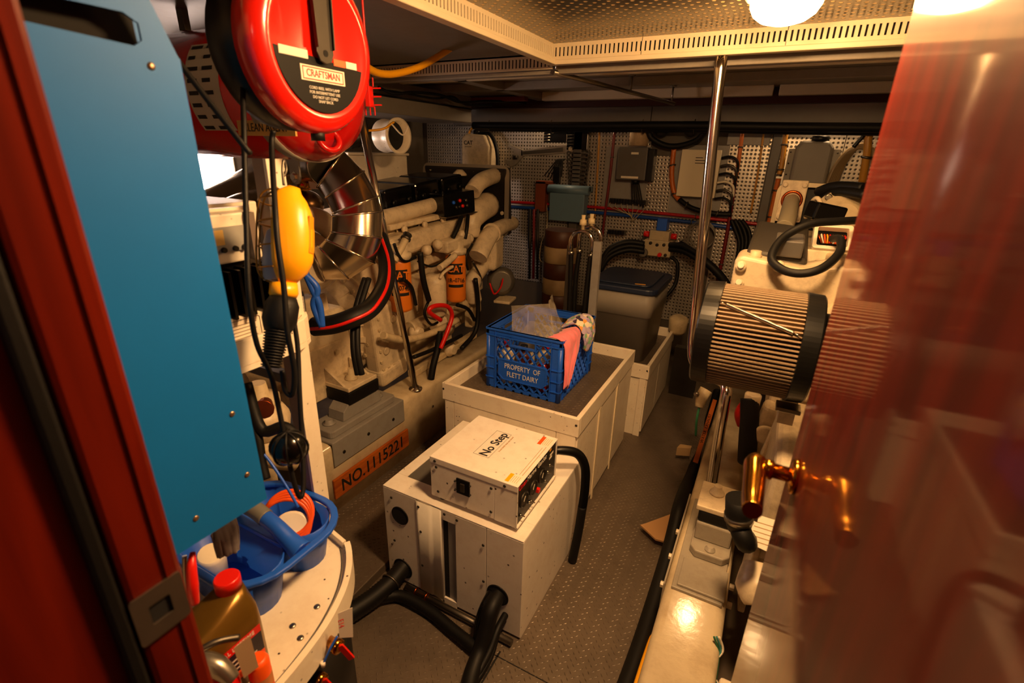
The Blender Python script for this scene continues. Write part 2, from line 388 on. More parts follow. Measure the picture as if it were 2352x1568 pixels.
MB().bb(-.9, -.895, 3.757, 3.76, 1.80, 1.92).build('joint', dark, bm_)
dk = MB().bb(-2.5, -2.08, 1.5, 3.3, 1.79, 1.96).build('trim_4', mat('duct_grey', '#8a837a', .42, .3, dirt=.2), kind='structure', bev=.004)
MB().bb(-2.08, -2.075, 1.5, 3.3, 1.875, 1.885).build('joint', dark, dk)

# ceiling grab rail
gr = T('grab_rail', 'thin steel grab rail running diagonally under the rear overhead', 'rail', (-.95, 2.9, 1.93))
a, b = W(1270, 165, Z=1.935), W(1548, 238, Z=1.905)
MB().tube([a, b], .011, 10, 0).build('rail_tube', steel, gr)
for t in (.02, .56, .97):
    p = a.lerp(b, t); MB().cyl(p, V((p.x, p.y, 2.0)), .006, n=8).cyl(V((p.x, p.y, 1.994)), V((p.x, p.y, 2.0)), .02, n=12).build('hanger', steel, gr)
# dome lamps
def dome(name, c, label, r, col, power, grp='round dome lamps'):
    t = T(name, label, 'lamp', c, grp); c = V(c)
    MB().lathe(c, -Z_, [(0, r*1.18), (.012, r*1.2), (.02, r*1.12), (.022, r)], 28).build('base_ring', white, t)
    e = bpy.data.materials.new(name+'_glow'); e.use_nodes = True; n = e.node_tree; n.nodes.clear()
    em = n.nodes.new('ShaderNodeEmission'); em.inputs[0].default_value = col+(1,); em.inputs[1].default_value = power; ou = n.nodes.new('ShaderNodeOutputMaterial'); n.links.new(em.outputs[0], ou.inputs[0])
    MB().lathe(c-Z_*.02, -Z_, [(0, r), (.02, r*.97), (.04, r*.85), (.055, r*.62), (.063, r*.3), (.065, .001)], 28).build('diffuser', e, t)
    return t
dome('dome_lamp', (-.085, 1.74, 2.03), 'lit white dome lamp under the perforated overhead', .092, WARM, LAMP_MAIN)
dome('dome_lamp', (-.07, .9, 2.03), 'lit white dome lamp just inside the doorway', .092, WARMB, LAMP_DOOR)
dome('dome_lamp', (.22, -.8, 2.06), 'unseen white dome lamp added as fill in the passage behind the doorway', .1, COOL, FILL_PASSAGE)  # unseen lamp put in behind the camera for soft cool fill
ll = T('hull_lamp', 'lit white lamp lens behind the exhaust pipes on the hull side', 'lamp', W(485, 440, X=-3.03))
a = W(485, 392, X=-3.03)
MB().bb(-3.05, -3.03, a.y-.16, a.y+.16, a.z-.14, a.z+.14).build('housing', white, ll, bev=.01)
lm = bpy.data.materials.new('lamp_lens_glow'); lm.use_nodes = True; n = lm.node_tree; n.nodes.clear(); em = n.nodes.new('ShaderNodeEmission'); em.inputs[0].default_value = COOL+(1,); em.inputs[1].default_value = LAMP_HULL*.35; ou = n.nodes.new('ShaderNodeOutputMaterial'); n.links.new(em.outputs[0], ou.inputs[0])
MB().bb(-3.03, -3.02, a.y-.14, a.y+.14, a.z-.12, a.z+.12).build('lens', lm, ll, bev=.004)
dome('dome_lamp', (.25, 3.925, 2.0), 'hidden dome lamp added as fill behind the cross beam beside the door', .055, WARM2, FILL_AFT)  # added lamp, hidden by the beam, brightens the bulkhead near the door
dome('dome_lamp', (-1.68, 3.925, 2.0), 'hidden dome lamp added as fill behind the cross beam above the tool panel', .055, WARM2, FILL_AFT*1.2)  # second added lamp out of sight, lifts the dark tool panel

# ------------------------------------------------------------------ doorway
jm = T('door_frame', None, None, (-.56, .1, .2), kind='structure'); jm.name = 'trim_5'
MB().bb(-.62, -.5, .146, .2, .16, 2.06).build('jamb', frame_wood, jm, bev=.006)
MB().bb(-.62, -.507, .03, .146, .16, 2.06).build('rabbet', frame_wood, jm, bev=.003)
MB().bb(-.62, -.48, -.06, .03, .16, 2.06).build('casing', frame_wood, jm, bev=.008)
MB().bb(-.5075, -.497, .128, .143, .16, 2.06).build('gasket', blackm, jm, bev=.004)
MB().bb(-.503, -.4975, .183, .187, .16, 2.06).build('bead', frame_wood, jm)
sp = MB().ring(rrect(.05, .062, .004), rrect(.021, .024, .002), (-.4985, .170, 1.14), (0, -1, 0), (0, 0, 1), -.002).build('strike_plate', mat('worn_steel', '#8a7f72', .4, .9, var=.2), jm)
MB().bb(-.4995, -.499, .159, .181, 1.128, 1.152).build('strike_hole', dark, jm)
spread('screw', MB().lathe((0, 0, 0), (1, 0, 0), [(0, .004), (.0015, .003)], 10).mesh('screw'), steel, [(-.4985, .170, 1.14+s*.022) for s in (-1, 1)], jm)
MB().bb(.14, .2, .0, .16, .16, 2.06).build('jamb', frame_wood, jm, bev=.006)
MB().bb(-.62, .2, .0, .16, 2.0, 2.06).build('head', mahog, jm, bev=.006)
MB().bb(-.62, .2, .0, .16, .1, .17).build('sill', mahog, jm, bev=.006)
XD = .097
dr = MB().bb(XD, XD+.04, .1, .822, .19, 1.985).build('door_1', mahog, kind='structure', bev=.004)
hd = T('door_handle_mount', None, None, (XD, .70, 1.225)); bpy.data.objects.remove(hd)
H = V((XD, .715, 1.175))
rose = MB().lathe(H, -X_, [(0, .026), (.006, .026), (.009, .02), (.011, .012)], 24).build('rose', brass, dr)
MB().lathe(H, -X_, [(0, .011), (.03, .011), (.032, .0145), (.042, .0145), (.044, .011), (.058, .011)], 18).tube([H-X_*.052+Y_*.012, H-X_*.055, H-X_*.054-Y_*.03-Z_*.002, H-X_*.053-Y_*.075-Z_*.006, H-X_*.052-Y_*.105-Z_*.004], [.015, .0155, .0150, .0140, .0125], 14).build('lever', brass, dr)

# ================================================================== engine beds
def bed(x0, x1, y0, y1, z1, label, mt):
    t = T('engine_bed', label, 'engine bed', ((x0+x1)/2, (y0+y1)/2, 0), 'engine beds')
    r = .03; wd = x1-x0
    poly = [(0, 0), (wd, 0)]+[(wd-r+r*math.cos(math.radians(a)), z1-r+r*math.sin(math.radians(a))) for a in (0, 22, 45, 68, 90)]+[(r-r*math.sin(math.radians(a)), z1-r+r*math.cos(math.radians(a))) for a in (0, 22, 45, 68, 90)]
    MB().prism(poly, (x0, y0, 0), X_, Z_, -(y1-y0), sm=True).build('stringer', mt, t)
    return t
bedp = mat('bed_gelcoat', '#d8c6a4', .2, dirt=.4, dirtcol='#7a5026', scale=10, bump=.25, bscale=25, var=.08)
bl = bed(-1.76, -1.572, .4, 3.6, .352, 'long glossy cream engine bed carrying the wooden number board', bedp)
br = bed(-.095, .095, .55, 3.6, .285, 'long glossy cream engine bed beside the door', bedp)
spread('bolt_head', MB().lathe((0, 0, 0), X_, [(0, .008), (.006, .008), (.007, .006)], 6, sm=False).mesh('bolt_head'), steel, [(-1.572, y, z) for y, z in ((2.05, .2), (2.6, .2))], bl)

# wooden number board
nb = T('number_board', 'varnished wooden board lettered NO.1115221 on the engine bed side', 'sign', (-1.565, 1.545, .07))
XS = -1.572
MB().prism([(0, 0), (.53, 0), (.53, .105), (0, .105)], (XS, 1.281, .072), Y_, Z_, .014).build('board', wood('sign_teak', '#8a3a12', '#c06a24', .35, .3, (3, 3, 40)), nb, bev=.004)
text('sign_lettering', 'NO.1115221', .092, (XS+.0146, 1.545, .123), Y_, Z_, ink, nb, sx=.92, bold=.0012)

# ================================================================== trunk boxes down the middle
def trunk(name, label, x0, x1, y0, y1, zt, grp):
    t = T(name, label, 'box', ((x0+x1)/2, (y0+y1)/2, 0), grp)
    MB().bb(x0+.014, x1-.014, y0+.014, y1-.014, 0, zt-.08).build('body', white, t)
    c = .02; zl = zt-.085
    for a in (((x0, x1, y0, y0+c)), ((x0, x1, y1-c, y1)), ((x0, x0+c, y0+c, y1-c)), ((x1-c, x1, y0+c, y1-c))):
        MB().bb(*a, zl, zt).build('coaming', white, t, bev=.003)
    MB().bb(x0+c, x1-c, y0+c, y1-c, zt-.075, zt-.06).build('tread_top', plate, t)
    lugs(x0+c+.012, x1-c-.008, y0+c+.012, y1-c-.008, zt-.06).build('tread_lugs', plate, t, kind='stuff')
    return t
LX0, LX1, LY0, LY1, LZ = -1.225, -.548, 1.675, 2.557, .596
tk = trunk('deck_locker', 'large cream trunk with tread plate top under the blue crate', LX0, LX1, LY0, LY1, LZ, 'cream trunks along the centre line')
for x0, x1 in ((LX0+.012, LX0+.06), (LX0+.062, LX1-.10), (LX1-.098, LX1-.012)):
    MB().bb(x0, x1, LY0+.004, LY0+.014, .0, LZ-.085).build('front_panel', white, tk, bev=.0015)
for y0, y1 in ((LY0+.014, LY0+.30), (LY0+.305, LY0+.58), (LY0+.585, LY1-.014)):
    MB().bb(LX1-.014, LX1-.005, y0, y1, .03, LZ-.085).build('side_panel', white, tk, bev=.0015)
for y_ in (.29, .574): MB().bb(LX1-.006, LX1, LY0+y_, LY0+y_+.02, .0, LZ-.085).build('batten', slotw, tk, bev=.001)
screwx = MB().lathe((0, 0, 0), X_, [(0, .005), (.002, .004), (.003, .001)], 10).mesh('screw'); screwy = MB().lathe((0, 0, 0), -Y_, [(0, .0055), (.002, .0045), (.003, .001)], 10).mesh('screw')
screwz = MB().lathe((0, 0, 0), Z_, [(0, .0055), (.002, .0045), (.003, .001)], 10).mesh('screw')
spread('screw', screwy, darkst, [(LX0+.008, LY0, LZ-.03), (LX1-.012, LY0, LZ-.03)], tk)
RX0, RX1, RY0, RY1 = -1.2, -.478, 2.66, 3.42
tk2 = trunk('deck_locker', 'farther cream trunk under the grey plastic tote', RX0, RX1, RY0, RY1, .47, 'cream trunks along the centre line')
MB().bb(RX1-.05, RX1-.012, RY0+.004, RY0+.014, 0, .385).build('front_panel', white, tk2, bev=.0015)
for y0, y1 in ((RY0+.014, RY0+.34), (RY0+.345, RY1-.014)):
    MB().bb(RX1-.014, RX1-.005, y0, y1, .03, .385).build('side_panel', white, tk2, bev=.0015)
spread('screw', screwy, darkst, [(RX1-.012, RY0, .44)], tk2)

# ================================================================== generator box
GX0, GX1, GY0, GY1, GZ = -1.1, -.516, 1.118, 1.66, .44
g = T('generator_enclosure', 'low cream sound box of the generator in front of the trunk', 'generator', ((GX0+GX1)/2, 1.39, 0))
MB().bb(GX0, GX1, GY0+.008, GY1, 0, GZ-.004).build('body', gpanel, g, bev=.002)
# top sheet with an opening at the far corner
MB().bb(GX0, GX1, GY0, GY0+.085, GZ-.004, GZ).bb(GX0, GX0+.045, GY0+.085, GY1, GZ-.004, GZ).bb(GX0+.40, GX1, GY0+.085, GY1, GZ-.004, GZ).bb(GX0+.045, GX0+.4, GY1-.05, GY1, GZ-.004, GZ).build('top_sheet', gpanel, g, bev=.0015)
MB().bb(GX0+.045, GX0+.40, GY0+.085, GY1-.05, GZ-.005, GZ-.0035).build('recess', greydk, g)
for x0, x1, mt in ((GX0, -.947, gpanel), (-.779, -.656, gpanel), (-.654, GX1, gpanel)):
    MB().bb(x0, x1, GY0, GY0+.008, .012, GZ-.006).build('front_sheet', mt, g, bev=.001)
satin = mat('satin_paint', '#e3dccf', .22, dirt=.12, var=.03)
b = MB(); b.grid(lambda u, v: (-.945+.108*u, GY0-.002+.010*math.sin(math.pi*u)**1 * (1 if u > .5 else .55)-.006*math.sin(math.pi*u), .014+v*.418), 12, 2); b.build('bowed_sheet', satin, g, thick=.002)
for z0_, z1_ in ((.0, .028), (.395, GZ-.006)): MB().bb(-.836, -.78, GY0, GY0+.008, z0_, z1_).build('slot_end', gpanel, g)
MB().bb(-.836, -.815, GY0+.0075, GY0+.009, .028, .395).build('slot_shadow_gap', dark, g)
MB().bb(-.815, -.78, GY0+.0075, GY0+.009, .028, .395).build('slot_inner_sheet', grey, g)
for x, z, r in ((-1.026, .33, .036), (-1.03, .072, .042), (-.607, .165, .04)):
    MB().lathe((x, GY0-.0005, z), -Y_, [(0, r), (.001, r), (.002, r*.95)], 28).build('port', dark, g)
    MB().torus((x, GY0-.001, z), Y_, r, .003, 28, 6).build('grommet', blackm, g)
spread('screw', screwy, steel, [(x, GY0-.003, z) for x, z in ((-.935, .41), (-.93, .30), (-.93, .14), (-.822, .424), (-.77, .42), (-.665, .36), (-.663, .20), (-1.06, .40), (-1.06, .2))], g)
# instrument box on the generator
i0, i1, j0, j1, k0, k1 = -.893, -.556, 1.142, 1.462, .458, .622
cb = T('instrument_box', 'cream metal control box lettered No Step on the generator', 'control box', ((i0+i1)/2, (j0+j1)/2, GZ))
MB().bb(i0, i1-.006, j0+.002, j1, k0, k1-.002).build('case', gpanel, cb, bev=.002)
MB().bb(i0-.002, i1+.002, j0-.002, j1+.002, k1-.002, k1).bb(i0-.002, i1+.002, j0-.002, j0, k1-.022, k1).build('lid', gpanel, cb, bev=.001)
MB().bb(i0-.001, -.64, j0-.0, j0+.002, k0+.006, k1-.026).build('end_plate', gpanel, cb, bev=.001)
MB().bb(-.639, i1-.001, j0-.0, j0+.002, k0, k1-.023).build('end_plate', gpanel, cb, bev=.001)
spread('foot', MB().lathe((0, 0, 0), Z_, [(0, .014), (.018, .012)], 14).mesh('foot'), blackm, [(x, y, GZ) for x in (i0+.03, i1-.03) for y in (j0+.03, j1-.03)], cb)
spread('screw', screwy, steel, [(x, j0-.003, z) for x, z in ((i0+.02, k1-.012), (i1-.045, k1-.012), (i0+.025, k1-.035), (i0+.03, k0+.03), (-.65, k1-.04), (-.65, k0+.03))], cb)
plg = MB().bb(-.785, -.732, j0-.006, j0, .515, .575).build('connector', black, cb, bev=.002)
MB().bb(-.766, -.75, j0-.011, j0-.006, .53, .562).build('connector_core', dullsteel, plg, bev=.001)
spread('connector_stud', MB().lathe((0, 0, 0), -Y_, [(0, .004), (.006, .003)], 8).mesh('connector_stud'), darkst, [(-.785+dx, j0-.005, .515+dz) for dx, dz in ((-.003, .012), (-.003, .048), (.056, .012), (.056, .048))], plg)
face = MB().bb(i1-.006, i1-.003, j0+.004, j1-.004, k0+.006, k1-.006).build('instrument_face', mat('instrument_black', '#15130f', .5, dirt=.3, var=.1), cb)
MB().bb(i1-.006, i1+.001, j0, j0+.004, k0, k1).bb(i1-.006, i1+.001, j1-.004, j1, k0, k1).bb(i1-.006, i1+.004, j0, j1, k0-.002, k0+.004).build('face_rim', gpanel, cb)
gg = MB().lathe((0, 0, 0), X_, [(0, .028), (.007, .028), (.009, .026), (.0085, .0242), (.004, .0235)], 24).mesh('gauge')
gl = mat('gauge_glass', '#2a2620', .12)
for y in (1.192, 1.262, 1.335):
    o = spread('gauge', gg, darkst, [(i1-.004, y, .54)], cb)[0]
    MB().lathe((i1+.001, y, .54), X_, [(0, .0238), (.0012, .0238)], 24).build('dial', gl, o)
    MB().bar((i1+.0026, y-.004, .534), (i1+.0026, y+.006, .55), .0014, .0006, X_).build('needle', paper, o)
spread('toggle', MB().lathe((0, 0, 0), X_, [(0, .006), (.006, .005), (.007, .0025), (.018, .002)], 10).mesh('toggle'), steel, [(i1-.003, y, z) for y, z in ((1.172, .49), (1.235, .497), (1.25, .49), (1.365, .50), (1.385, .525), (1.4, .545))], cb)
MB().bb(i1-.003, i1+.009, 1.292, 1.306, .497, .512).build('red_rocker', redpl, cb, bev=.001)
redink = mat('red_ink', '#c8141c', .6); whink = mat('white_ink', '#d8d2c6', .6)
text('brand_lettering', 'Onan', .026, (i1-.0028, 1.187, .598), Y_, Z_, redink, cb, bold=.0004)
text('panel_lettering', 'Marine', .026, (i1-.0028, 1.254, .598), Y_, Z_, whink, cb, sx=.95)
text('panel_lettering', 'GenSet', .026, (i1-.0028, 1.335, .598), Y_, Z_, whink, cb, sx=.95, shear=.15)
for y, z, a, c_ in ((1.40, .60, .016, yellow), (1.405, .578, .03, paper), (1.40, .566, .024, paper)):
    MB().bb(i1-.003, i1-.0025, y, y+a, z, z+.008).build('data_plate', c_, cb)
# decals on the lid
zt = k1+.0004; cx = -.745; cy = 1.315
MB().ring([(-.031, -.085), (.031, -.085), (.031, .085), (-.031, .085)], [(-.030, -.084), (.030, -.084), (.030, .084), (-.030, .084)], (cx, cy, zt), X_, Y_, .0002).build('decal_border', ink, cb)
text('decal_lettering', 'No Step', .048, (cx+.006, cy, zt), Y_, -X_, ink, cb, bold=.0008, sx=1.0)
text('decal_fine_print', 'Sound shield must stay closed', .009, (cx+.043, cy+.02, zt), Y_, -X_, mat('faded_ink', '#b08a58', .8), cb)
for y0, c_, y1 in ((1.15, yellow, 1.195), (1.395, orange, 1.45)):
    MB().bb(i1-.052, i1-.038, y0, y1, zt-.0004, zt+.0002).build('warning_band', c_, cb)
    MB().bb(i1-.038, i1-.006, y0, y1, zt-.0004, zt+.0001).build('warning_text_area', paper, cb)
    for q in range(4): MB().bb(i1-.034+q*.007, i1-.0325+q*.007, y0+.004, y1-.006, zt, zt+.0003).build('print_line', mat('faded_ink', '#b08a58', .8), cb)
MB().bb(i1-.014, i1-.012, 1.2, 1.39, zt-.0003, zt+.0002).bb(i1-.024, i1-.0225, 1.2, 1.38, zt-.0003, zt+.0002).build('print_line', mat('faded_ink', '#b08a58', .8), cb)

# corrugated conduit looping from the box to the floor
def corrugated(P, r, pitch=.006, n=10, amp=.12):
    pth = smooth_path(P, 40); L = sum((pth[i+1]-pth[i]).length for i in range(len(pth)-1)); k = max(8, int(L/pitch*2)); q = []; acc = 0; i = 0
    seg = [(pth[i+1]-pth[i]).length for i in range(len(pth)-1)]; cum = [0]
    for s_ in seg: cum.append(cum[-1]+s_)
    import bisect
    for j in range(k+1):
        t = L*j/k; i = min(len(seg)-1, max(0, bisect.bisect_right(cum, t)-1)); f = (t-cum[i])/seg[i] if seg[i] else 0
        q.append(pth[i].lerp(pth[i+1], min(1, f)))
    return MB().tube(q, [r*(1+(amp if j % 2 else -amp)) for j in range(k+1)], n, 0)
cz = T('conduit_hose', 'black corrugated conduit looping from the control box to the floor', 'hose', (-.47, 1.55, 0))
corrugated([(-.6, 1.475, .545), (-.55, 1.50, .552), (-.50, 1.54, .53), (-.475, 1.57, .46), (-.47, 1.578, .36), (-.472, 1.575, .26)], .0165, .0045).build('flexible_conduit', black, cz)
MB().tube([(-.472, 1.575, .27), (-.476, 1.565, .15), (-.485, 1.545, .0)], .0185, 12).build('straight_sleeve', blackm, cz)
MB().tube([(-.53, 1.512, .553), (-.495, 1.55, .51), (-.482, 1.57, .46)], .006, 8).build('yellow_wire', yellow, cz)
# hoses at the foot of the generator
h1 = T('exhaust_hose', 'thick ribbed black hose leaving the lower port beside the hatch', 'hose', (-1.05, 1.0, 0), 'black hoses at the foot of the generator')
corrugated([(-1.03, 1.125, .078), (-1.035, 1.04, .062), (-1.07, .93, .043), (-1.13, .78, .04), (-1.22, .62, .04)], .034, .012, 14, .04).build('ribbed_hose', blackm, h1)
MB().torus((-1.034, 1.05, .064), (0, 1, .2), .036, .004, 24, 6).build('hose_clamp', dullsteel, h1)
h2 = T('drain_hose', 'ribbed black hose lying along the generator front on the floor', 'hose', (-.85, 1.05, 0), 'black hoses at the foot of the generator')
corrugated([(-1.04, 1.0, .03), (-.98, 1.045, .026), (-.85, 1.045, .024), (-.72, 1.02, .024), (-.62, 1.0, .03)], .021, .008, 12, .06).build('ribbed_hose', blackm, h2)
h3 = T('coolant_hose', 'fat black hose dropping out of the right generator port', 'hose', (-.6, 1.05, 0), 'black hoses at the foot of the generator')
MB().tube([(-.605, 1.125, .165), (-.602, 1.065, .155), (-.6, 1.03, .10), (-.6, .99, .045), (-.59, .92, .022), (-.56, .84, .018)], .027, 14).build('hose_body', blackm, h3)
MB().tube([(-.63, 1.12, .165), (-.635, 1.075, .14), (-.64, 1.05, .09), (-.63, 1.02, .03)], .016, 10).build('thin_hose', blackg, h3)
MB().tube([(-.575, 1.12, .09), (-.573, 1.06, .085), (-.57, 1.0, .05), (-.575, .92, .018), (-.57, .82, .012)], .012, 10).build('cable', blackm, h3)
MB().tube([(-.58, 1.12, .06), (-.578, 1.07, .055), (-.565, 1.0, .03), (-.57, .9, .012)], .010, 10).build('cable', blackm, h3)
rp = T('drain_pipe', 'straight steel pipe lying against the generator foot', 'pipe', (-.8, 1.08, 0))
MB().tube([(-1.0, 1.095, .018), (-.53, 1.085, .018)], .012, 12, 0).build('pipe', dullsteel, rp)
spread('pipe_clip', MB().torus((0, 0, 0), X_, .0135, .003, 16, 6).mesh('pipe_clip'), copper, [(-.95, 1.094, .018), (-.9, 1.093, .018)], rp)

# ================================================================== blue crate and what is in it
CXa, CXb, CYa, CYb, CZ0, CZ1 = -1.095, -.715, 1.862, 2.29, LZ-.058, LZ+.242
ct = T('milk_crate', 'blue plastic lattice crate marked PROPERTY OF FLETT DAIRY', 'crate', ((CXa+CXb)/2, (CYa+CYb)/2, CZ0))
def crate_wall(o, u, n, L, plate_=False):
    """lattice wall: o lower outer corner, u along, n outward"""
    o, u, n = V(o), V(u), V(n); H_ = CZ1-CZ0; b = MB()
    R = M((u, n, Z_)).transposed()
    def bx(a0, a1, z0, z1, d0, d1): b.box(o+u*((a0+a1)/2)+Z_*((z0+z1)/2)+n*((d0+d1)/2), (a1-a0, d1-d0, z1-z0), R)
    bx(0, L, H_-.028, H_, -.012, .0); bx(0, L, H_-.008, H_, -.014, .006); bx(0, L, H_-.036, H_-.03, -.012, .005)
    bx(0, L, 0, .016, -.012, 0)
    for a in (.0, L-.045): bx(a, a+.045, 0, H_, -.012, -.001)
    for a in (.046, L-.050): bx(a, a+.004, 0, H_, -.012, .004)
    for z in (.05, .10, .155): bx(.0, .044, z, z+.004, -.01, .006); bx(L-.044, L, z, z+.004, -.01, .006)
    a0, a1, z0, z1 = .05, L-.05, .016, H_-.034; pitch = (a1-a0)/7; hm = (.5*L-.062, .5*L+.062, H_-.066, H_-.03)
    sl = 1.25; step = pitch/2
    for s_ in (1, -1):
        kk = -int((z1-z0)/sl/pitch)-1
        for i in range(kk, 9):
            # line a = base + s*(z-z0)/sl
            base = a0+i*pitch if s_ > 0 else a1-i*pitch
            m_ = 12
            for j in range(m_):
                za, zb = z0+(z1-z0)*j/m_, z0+(z1-z0)*(j+1)/m_
                xa, xb = base+s_*(za-z0)/sl, base+s_*(zb-z0)/sl
                xm, zm = (xa+xb)/2, (za+zb)/2
                if min(xa, xb) < a0-.003 or max(xa, xb) > a1+.003: continue
                if hm[0] < xm < hm[1] and hm[2] < zm < hm[3]: continue
                b.bar(o+u*xa+Z_*za-n*.006, o+u*xb+Z_*zb-n*.006, .011, .005, n)
    bx(hm[0]-.004, hm[1]+.004, hm[2]-.007, hm[2], -.012, .004); bx(hm[0]-.005, hm[0]+.001, hm[2], hm[3], -.012, .004); bx(hm[1]-.001, hm[1]+.005, hm[2], hm[3], -.012, .004)
    w_ = b.build('lattice_wall', blue, ct)
    if plate_:
        c = L/2; pw, ph = .125, .052; ch = .022; zc = .105
        oc = [(-pw, -ph+ch), (-pw+ch, -ph), (pw-ch, -ph), (pw, -ph+ch), (pw, ph-.008), (pw-.008, ph), (-pw+.008, ph), (-pw, ph-.008)]
        ic = [(x*.955, y*.9) for x, y in oc]
        q = MB().prism(oc, o+u*c+Z_*zc-n*.008, u, Z_, .009); q.build('name_plate', blue, ct)
        MB().ring(oc, ic, o+u*c+Z_*zc+n*.001, u, Z_, .003).build('name_plate_rim', blue, ct)
        text('crate_lettering', 'PROPERTY  OF', .036, o+u*c+Z_*(zc+.02)+n*.0012, u, Z_, whink, ct, sx=.78, bold=.0002)
        text('crate_lettering', 'FLETT DAIRY', .036, o+u*(c+.002)+Z_*(zc-.02)+n*.0012, u, Z_, whink, ct, sx=.78, bold=.0002)
crate_wall((CXa, CYa, CZ0), X_, -Y_, CXb-CXa, True)
crate_wall((CXb, CYb, CZ0), -X_, Y_, CXb-CXa)
crate_wall((CXb, CYa, CZ0), Y_, X_, CYb-CYa)
crate_wall((CXa, CYb, CZ0), -Y_, -X_, CYb-CYa)
b = MB()
for i in range(9): b.bb(CXa+.01+i*.044, CXa+.022+i*.044, CYa, CYb, CZ0, CZ0+.008)
for i in range(10): b.bb(CXa, CXb, CYa+.01+i*.045, CYa+.022+i*.045, CZ0, CZ0+.008)
b.build('bottom_grid', blue, ct)
spread('corner_post', MB().cyl((0, 0, 0), (0, 0, CZ1-CZ0-.03), .012, n=10).mesh('corner_post'), blue, [(x, y, CZ0) for x in (CXa+.008, CXb-.008) for y in (CYa+.008, CYb-.008)], ct)
# contents
def bottle(name, c, r, h, bodym, capm, label, cat, grp=None, tilt=(0, 0, 1)):
    t = T(name, label, cat, c, grp)
    MB().lathe(c, tilt, [(0, r*.9), (.006, r), (h*.68, r), (h*.8, r*.75), (h*.86, r*.4), (h*.9, r*.4)], 18).build('bottle_body', bodym, t)
    a = V(tilt).normalized(); MB().lathe(V(c)+a*(h*.89), tilt, [(0, r*.46), (h*.11, r*.44)], 14).build('cap', capm, t)
    MB().lathe(V(c)+a*(h*.2), tilt, [(0, r*1.01), (h*.38, r*1.01)], 18, cap=False).build('label_band', paper, t)
bottle('cleaner_bottle', (-1.02, 1.93, CZ0+.01), .038, .21, white, redpl, 'white bottle standing inside the crate by the lettered wall', 'bottle', 'bottles in the blue crate')
bottle('cleaner_bottle', (-.94, 1.95, CZ0+.01), .04, .20, mat('brown_bottle', '#5a2412', .3), black, 'brown bottle standing inside the crate behind the name plate', 'bottle', 'bottles in the blue crate')
bottle('cleaner_bottle', (-.83, 1.94, CZ0+.01), .036, .16, red, white, 'short red bottle in the crate near its right front corner', 'bottle', 'bottles in the blue crate')
bottle('cleaner_bottle', (-.88, 2.08, CZ0+.01), .045, .17, mat('pale_bottle', '#c8b89c', .4), redpl, 'pale bottle in the middle of the crate under the bag', 'bottle', 'bottles in the blue crate')
bottle('cleaner_bottle', (-1.01, 2.12, CZ0+.01), .045, .18, greydk, black, 'dark grey bottle at the back of the crate', 'bottle', 'bottles in the blue crate')
# clear bag
plastic = mat('clear_film', '#d8cdb8', .1, alpha=.3, spec=.9, bump=1.0, bscale=22)
rb = random.Random(3)
def film(p00, p10, p01, p11, amp, seed):
    rr = random.Random(seed); ph = [rr.uniform(0, 6.3) for _ in range(8)]
    P = [V(p) for p in (p00, p10, p01, p11)]; nn = (P[1]-P[0]).cross(P[2]-P[0]).normalized()
    def fn(u, v):
        p = P[0]*(1-u)*(1-v)+P[1]*u*(1-v)+P[2]*(1-u)*v+P[3]*u*v
        d = math.sin(7*u+5*v+ph[0])+.7*math.sin(13*u-9*v+ph[1])+.5*abs(math.sin(11*v+6*u+ph[2]))+.4*math.sin(23*u+17*v+ph[3])
        return p+nn*amp*d
    return fn
bag = T('plastic_bag', 'crumpled clear plastic bag standing up out of the crate', 'bag', (-.93, 2.03, CZ0+.1))
A0, A1 = W(1174, 702, Y=1.99), W(1262, 697, Y=2.03); B0, B1 = W(1178, 775, Y=1.97), W(1278, 792, Y=2.0)
MB().grid(film(B0, B1, A0, A1, .004, 1), 16, 16).build('front_film', plastic, bag)
C1 = W(1267, 672, Y=2.16); D1 = W(1300, 770, Y=2.12)
MB().grid(film(A1, C1, B1, D1, .004, 2), 12, 16).build('side_film', plastic, bag)
MB().grid(film(B0-Z_*.01, B1-Z_*.01, V((-1.04, 2.2, CZ1-.07)), V((-.78, 2.22, CZ1-.06)), .008, 3), 16, 14).build('lower_film', plastic, bag)
# pink rag over the corner
rag = mat('pink_cloth', '#f0808a', .9, sheen=.3, bump=.3, bscale=300, var=.08)
def cloth(name, rows, mt, label, cat, nu=20, sub=8, amp=.004, seed=1, th=.0025):
    """draped cloth through rows of points"""
    rr = random.Random(seed); R_ = [smooth_path(r, sub) for r in rows]; k = len(R_[0]); cols = [smooth_path([r[i] for r in R_], 5) for i in range(k)]; b = MB(); ph = [rr.uniform(0, 6) for _ in range(4)]
    n2 = len(cols[0]); vs = []
    for i in range(k):
        for j in range(n2):
            d = math.sin(i*.9+j*.25+ph[0])+.6*math.sin(i*1.7-j*.5+ph[1]); vs.append(cols[i][j]+V((1, -.5, .15))*amp*d)
    b.add(vs, [(i*n2+j, (i+1)*n2+j, (i+1)*n2+j+1, i*n2+j+1) for i in range(k-1) for j in range(n2-1)], True)
    return b.build(name, mt, None, label, cat, thick=th)
e = CXb+.012
